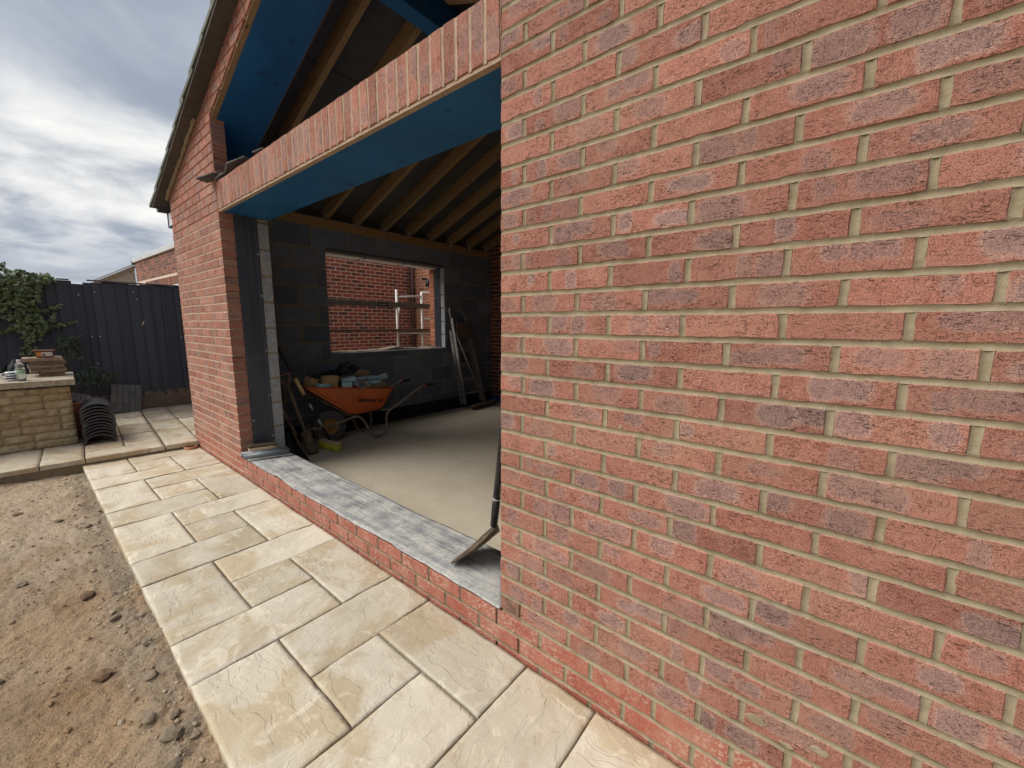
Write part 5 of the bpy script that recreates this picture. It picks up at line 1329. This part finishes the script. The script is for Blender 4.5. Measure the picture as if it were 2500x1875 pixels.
# black polythene dressed down the wall
nx = 120; ysx = np.linspace(.42, 4.5, nx); vs = []; pr_ = [(-4.166, -.085), (-4.160, -.12), (-4.13, -.16), (-4.06, -.195), (-3.99, -.205), (-3.93, -.214), (-3.90, -.2165)]
for y in ysx:
    for j, (x, z) in enumerate(pr_):
        n_ = float(fbm(np.array([y*4]), np.array([j*.9]), 3, 44)[0]); vs.append((max(-4.172, x+.05*n_*(j > 0)), y, max(z+.07*n_*(0 < j < 6), FLOOR+.003)))
k = len(pr_); pol = MB().add(vs, [(i*k+j, (i+1)*k+j, (i+1)*k+j+1, i*k+j+1) for i in range(nx-1) for j in range(k-1)], True).build('polythene_sheet', M['sheet'], fix=False)
tag(pol, 'black polythene sheet dressed along the foot of the grey block wall', 'plastic sheet')
tr = thing('folded_trestle', 'dark blue folded trestle standing at the end wall beyond the ladder', 'trestle', (-3.52, 4.15, FLOOR))
for a, b_ in (((0, -.05, 0), (.02, .12, .55)), ((.10, .10, 0), (.06, .15, .52)), ((.25, -.05, 0), (.23, .12, .55)), ((.35, .1, 0), (.3, .15, .52))): MB().tube([a, b_], .014, 8).build('leg', M['blue'], tr)
MB().bar((-.05, .13, .56), (.40, .13, .56), .04, .03).build('top_rail', M['blue'], tr)
crumple('plastic_sheet', 'scrap of blue plastic on the floor behind the step ladder', 'plastic', M['blue'], (.25, .3, .1), (-3.85, 4.36, FLOOR+.05), (0, 0, .3), .09, 14)
o = bevbox('paper_card', M['white'], -.045, .045, -.03, .03, 0, .002, .0005, None, Matrix.Translation((-3.22, .60, FLOOR+.003)) @ Matrix.Rotation(.5, 4, 'Z')); tag(o, 'small white card lying on the floor beside the spades', 'card')

# ------------------------------------------------------------------ alloy tower outside the window
TW = thing('scaffold_tower', 'white alloy access tower standing between the walls outside the window', 'scaffold', (-5.4, 3.6, -.3))
def tw(name, a, b_, r=.024): MB().tube([(a[0], a[1]-3.6, a[2]+.3), (b_[0], b_[1]-3.6, b_[2]+.3)], r, 10).build(name, M['scaff'], TW)
tw('standard', (0, 3.33, -.3), (0, 3.33, 1.80)); tw('standard', (0, 3.90, -.3), (0, 3.90, 1.79)); tw('standard', (0, 4.55, -.3), (0, 4.55, 1.8))
tw('ledger', (0, 3.33, 1.665), (0, 3.90, 1.715), .017); tw('ledger', (0, 3.90, 1.775), (0, 4.55, 1.80)); tw('ledger', (0, 3.33, 1.015), (0, 4.55, 1.010)); tw('ledger', (0, 3.90, 1.27), (0, 4.55, 1.27), .022)
tw('brace', (0, 3.34, 1.26), (-.25, 3.56, 1.52), .013)
tw('ledger', (0, 3.33, .35), (0, 4.55, .35))
tag(bevbox('platform_board', M['plank'], -5.42, -5.37, 1.6, 4.35, 1.478, 1.572, .004), 'brown grey platform board with a black sticker crossing outside the window, upper one', 'board')
st_ = COL.objects[-1] if COL.objects else None
pb = [o for o in COL.objects if o.name.startswith('platform_board')][-1]
bevbox('sticker', M['blackplastic'], -5.369, -5.367, 2.92, 3.12, 1.495, 1.550, .0005, pb)
for y0, y1 in ((2.945, 2.985), (3.0, 3.06), (3.07, 3.095)): MB().box(-5.3665, -5.366, y0, y1, 1.518, 1.528).build('print', M['labelw'], pb)
tag(rough_slab('scaffold_board', M['oldwood'], -5.46, -5.24, 1.6, 4.5, 1.050, 1.086, None, 90, .003), 'dark rough scaffold board crossing outside the window, lower one', 'board')
tag(MB().bar((-5.0, 3.55, .70), (-5.0, 4.4, 1.02), .03, .06).build('timber_prop', M['oldwood']), 'dark timber prop slanting across outside the window corner', 'timber')

# ------------------------------------------------------------------ stones and clods on the soil
def clod_mesh(seed, sub=1):
    bm = bmesh.new(); bmesh.ops.create_icosphere(bm, subdivisions=sub, radius=1); r = random.Random(seed)
    for v in bm.verts: v.co = v.co*(r.uniform(.68, 1.12)); v.co.z *= .62; v.co.x *= r.uniform(.9, 1.1)
    me = bpy.data.meshes.new('clod'); bm.to_mesh(me); bm.free(); return me
def soil_z(x, y):
    X, Y = np.array([x]), np.array([y]); Z = -.236+.05*fbm(X*1.3, Y*1.3, 4, 3)+.034*fbm(X*9, Y*9, 4, 9)+.020*fbm(X*40, Y*40, 3, 21)
    e = np.clip(1-(np.abs(Y+.93)-.05)/.12, 0, 1)*(X > -4.4); return float((Z+e*(.014+.05*np.abs(fbm(X*24, Y*24, 3, 31))))[0])
protos = [clod_mesh(i) for i in range(5)]
pv = [([tuple(v.co) for v in m_.vertices], [tuple(p.vertices) for p in m_.polygons]) for m_ in protos]
for nm, mat, cnt, sd_, dens in (('gravel', 'gravel', 550, 1, 'edge'), ('gravel', 'gravel_b', 3600, 2, 'all')):
    r_ = random.Random(sd_); mb = MB()
    for _ in range(cnt):
        x = r_.uniform(-4.4, .4)
        y = -.915-abs(r_.gauss(0, .09)) if dens == 'edge' else r_.uniform(-2.1, -.93)
        s_ = min(.014, r_.expovariate(1/.0032)+.002) if dens == 'edge' else min(.014, r_.expovariate(1/.0020)+.0016)
        vs, fs = r_.choice(pv); a = r_.uniform(0, 6.28); ca, sa = math.cos(a), math.sin(a); z = soil_z(x, y)
        mb.add([(x+(v[0]*ca-v[1]*sa)*s_*1.2, y+(v[0]*sa+v[1]*ca)*s_, z+v[2]*s_+s_*.15) for v in vs], fs, False)
    o = stuff(mb.build(nm, M[mat], fix=False)); o['label'] = 'small loose stones and crumbs along the path edge' if dens == 'edge' else 'small brown stones scattered over the bare soil'; o['category'] = 'gravel'
clods = [clod_mesh(30+i, 2) for i in range(4)]
for i, (x, y, s_, m_) in enumerate([(-.62, -.985, .030, 'gravel'), (-.50, -1.00, .022, 'gravel'), (-.98, -.98, .024, 'gravel'), (-1.15, -1.10, .030, 'gravel_b'), (-.70, -.96, .016, 'gravel'), (-1.9, -1.08, .03, 'gravel_b'), (-1.55, -1.02, .02, 'gravel'), (-2.3, -1.3, .03, 'gravel'), (-1.45, -1.38, .026, 'gravel'), (-2.9, -1.0, .022, 'gravel'), (-3.2, -1.12, .02, 'gravel'), (-.85, -1.35, .02, 'gravel_b'), (-.42, -.97, .018, 'gravel'), (-2.5, -1.0, .018, 'gravel_b'), (-.56, -.93, .014, 'gravel'), (-3.6, -1.3, .03, 'gravel_b'), (-1.2, -.95, .018, 'gravel'), (-2.05, -1.5, .02, 'gravel'), (-.35, -1.02, .024, 'gravel'), (-.75, -1.02, .02, 'gravel')]):
    me = clods[i % 4].copy(); me.materials.clear(); o = link('stone', me, M[m_], None, Matrix.Translation((x, y, soil_z(x, y)+s_*.22)) @ Matrix.Rotation(i*1.3, 4, 'Z') @ Matrix.Diagonal((s_*1.3, s_, s_, 1)))
    tag(o, 'grey clod of earth lying on the soil beside the path' if m_ == 'gravel' else 'brown clod of earth lying on the bare soil', 'stone', 'clods on the soil')
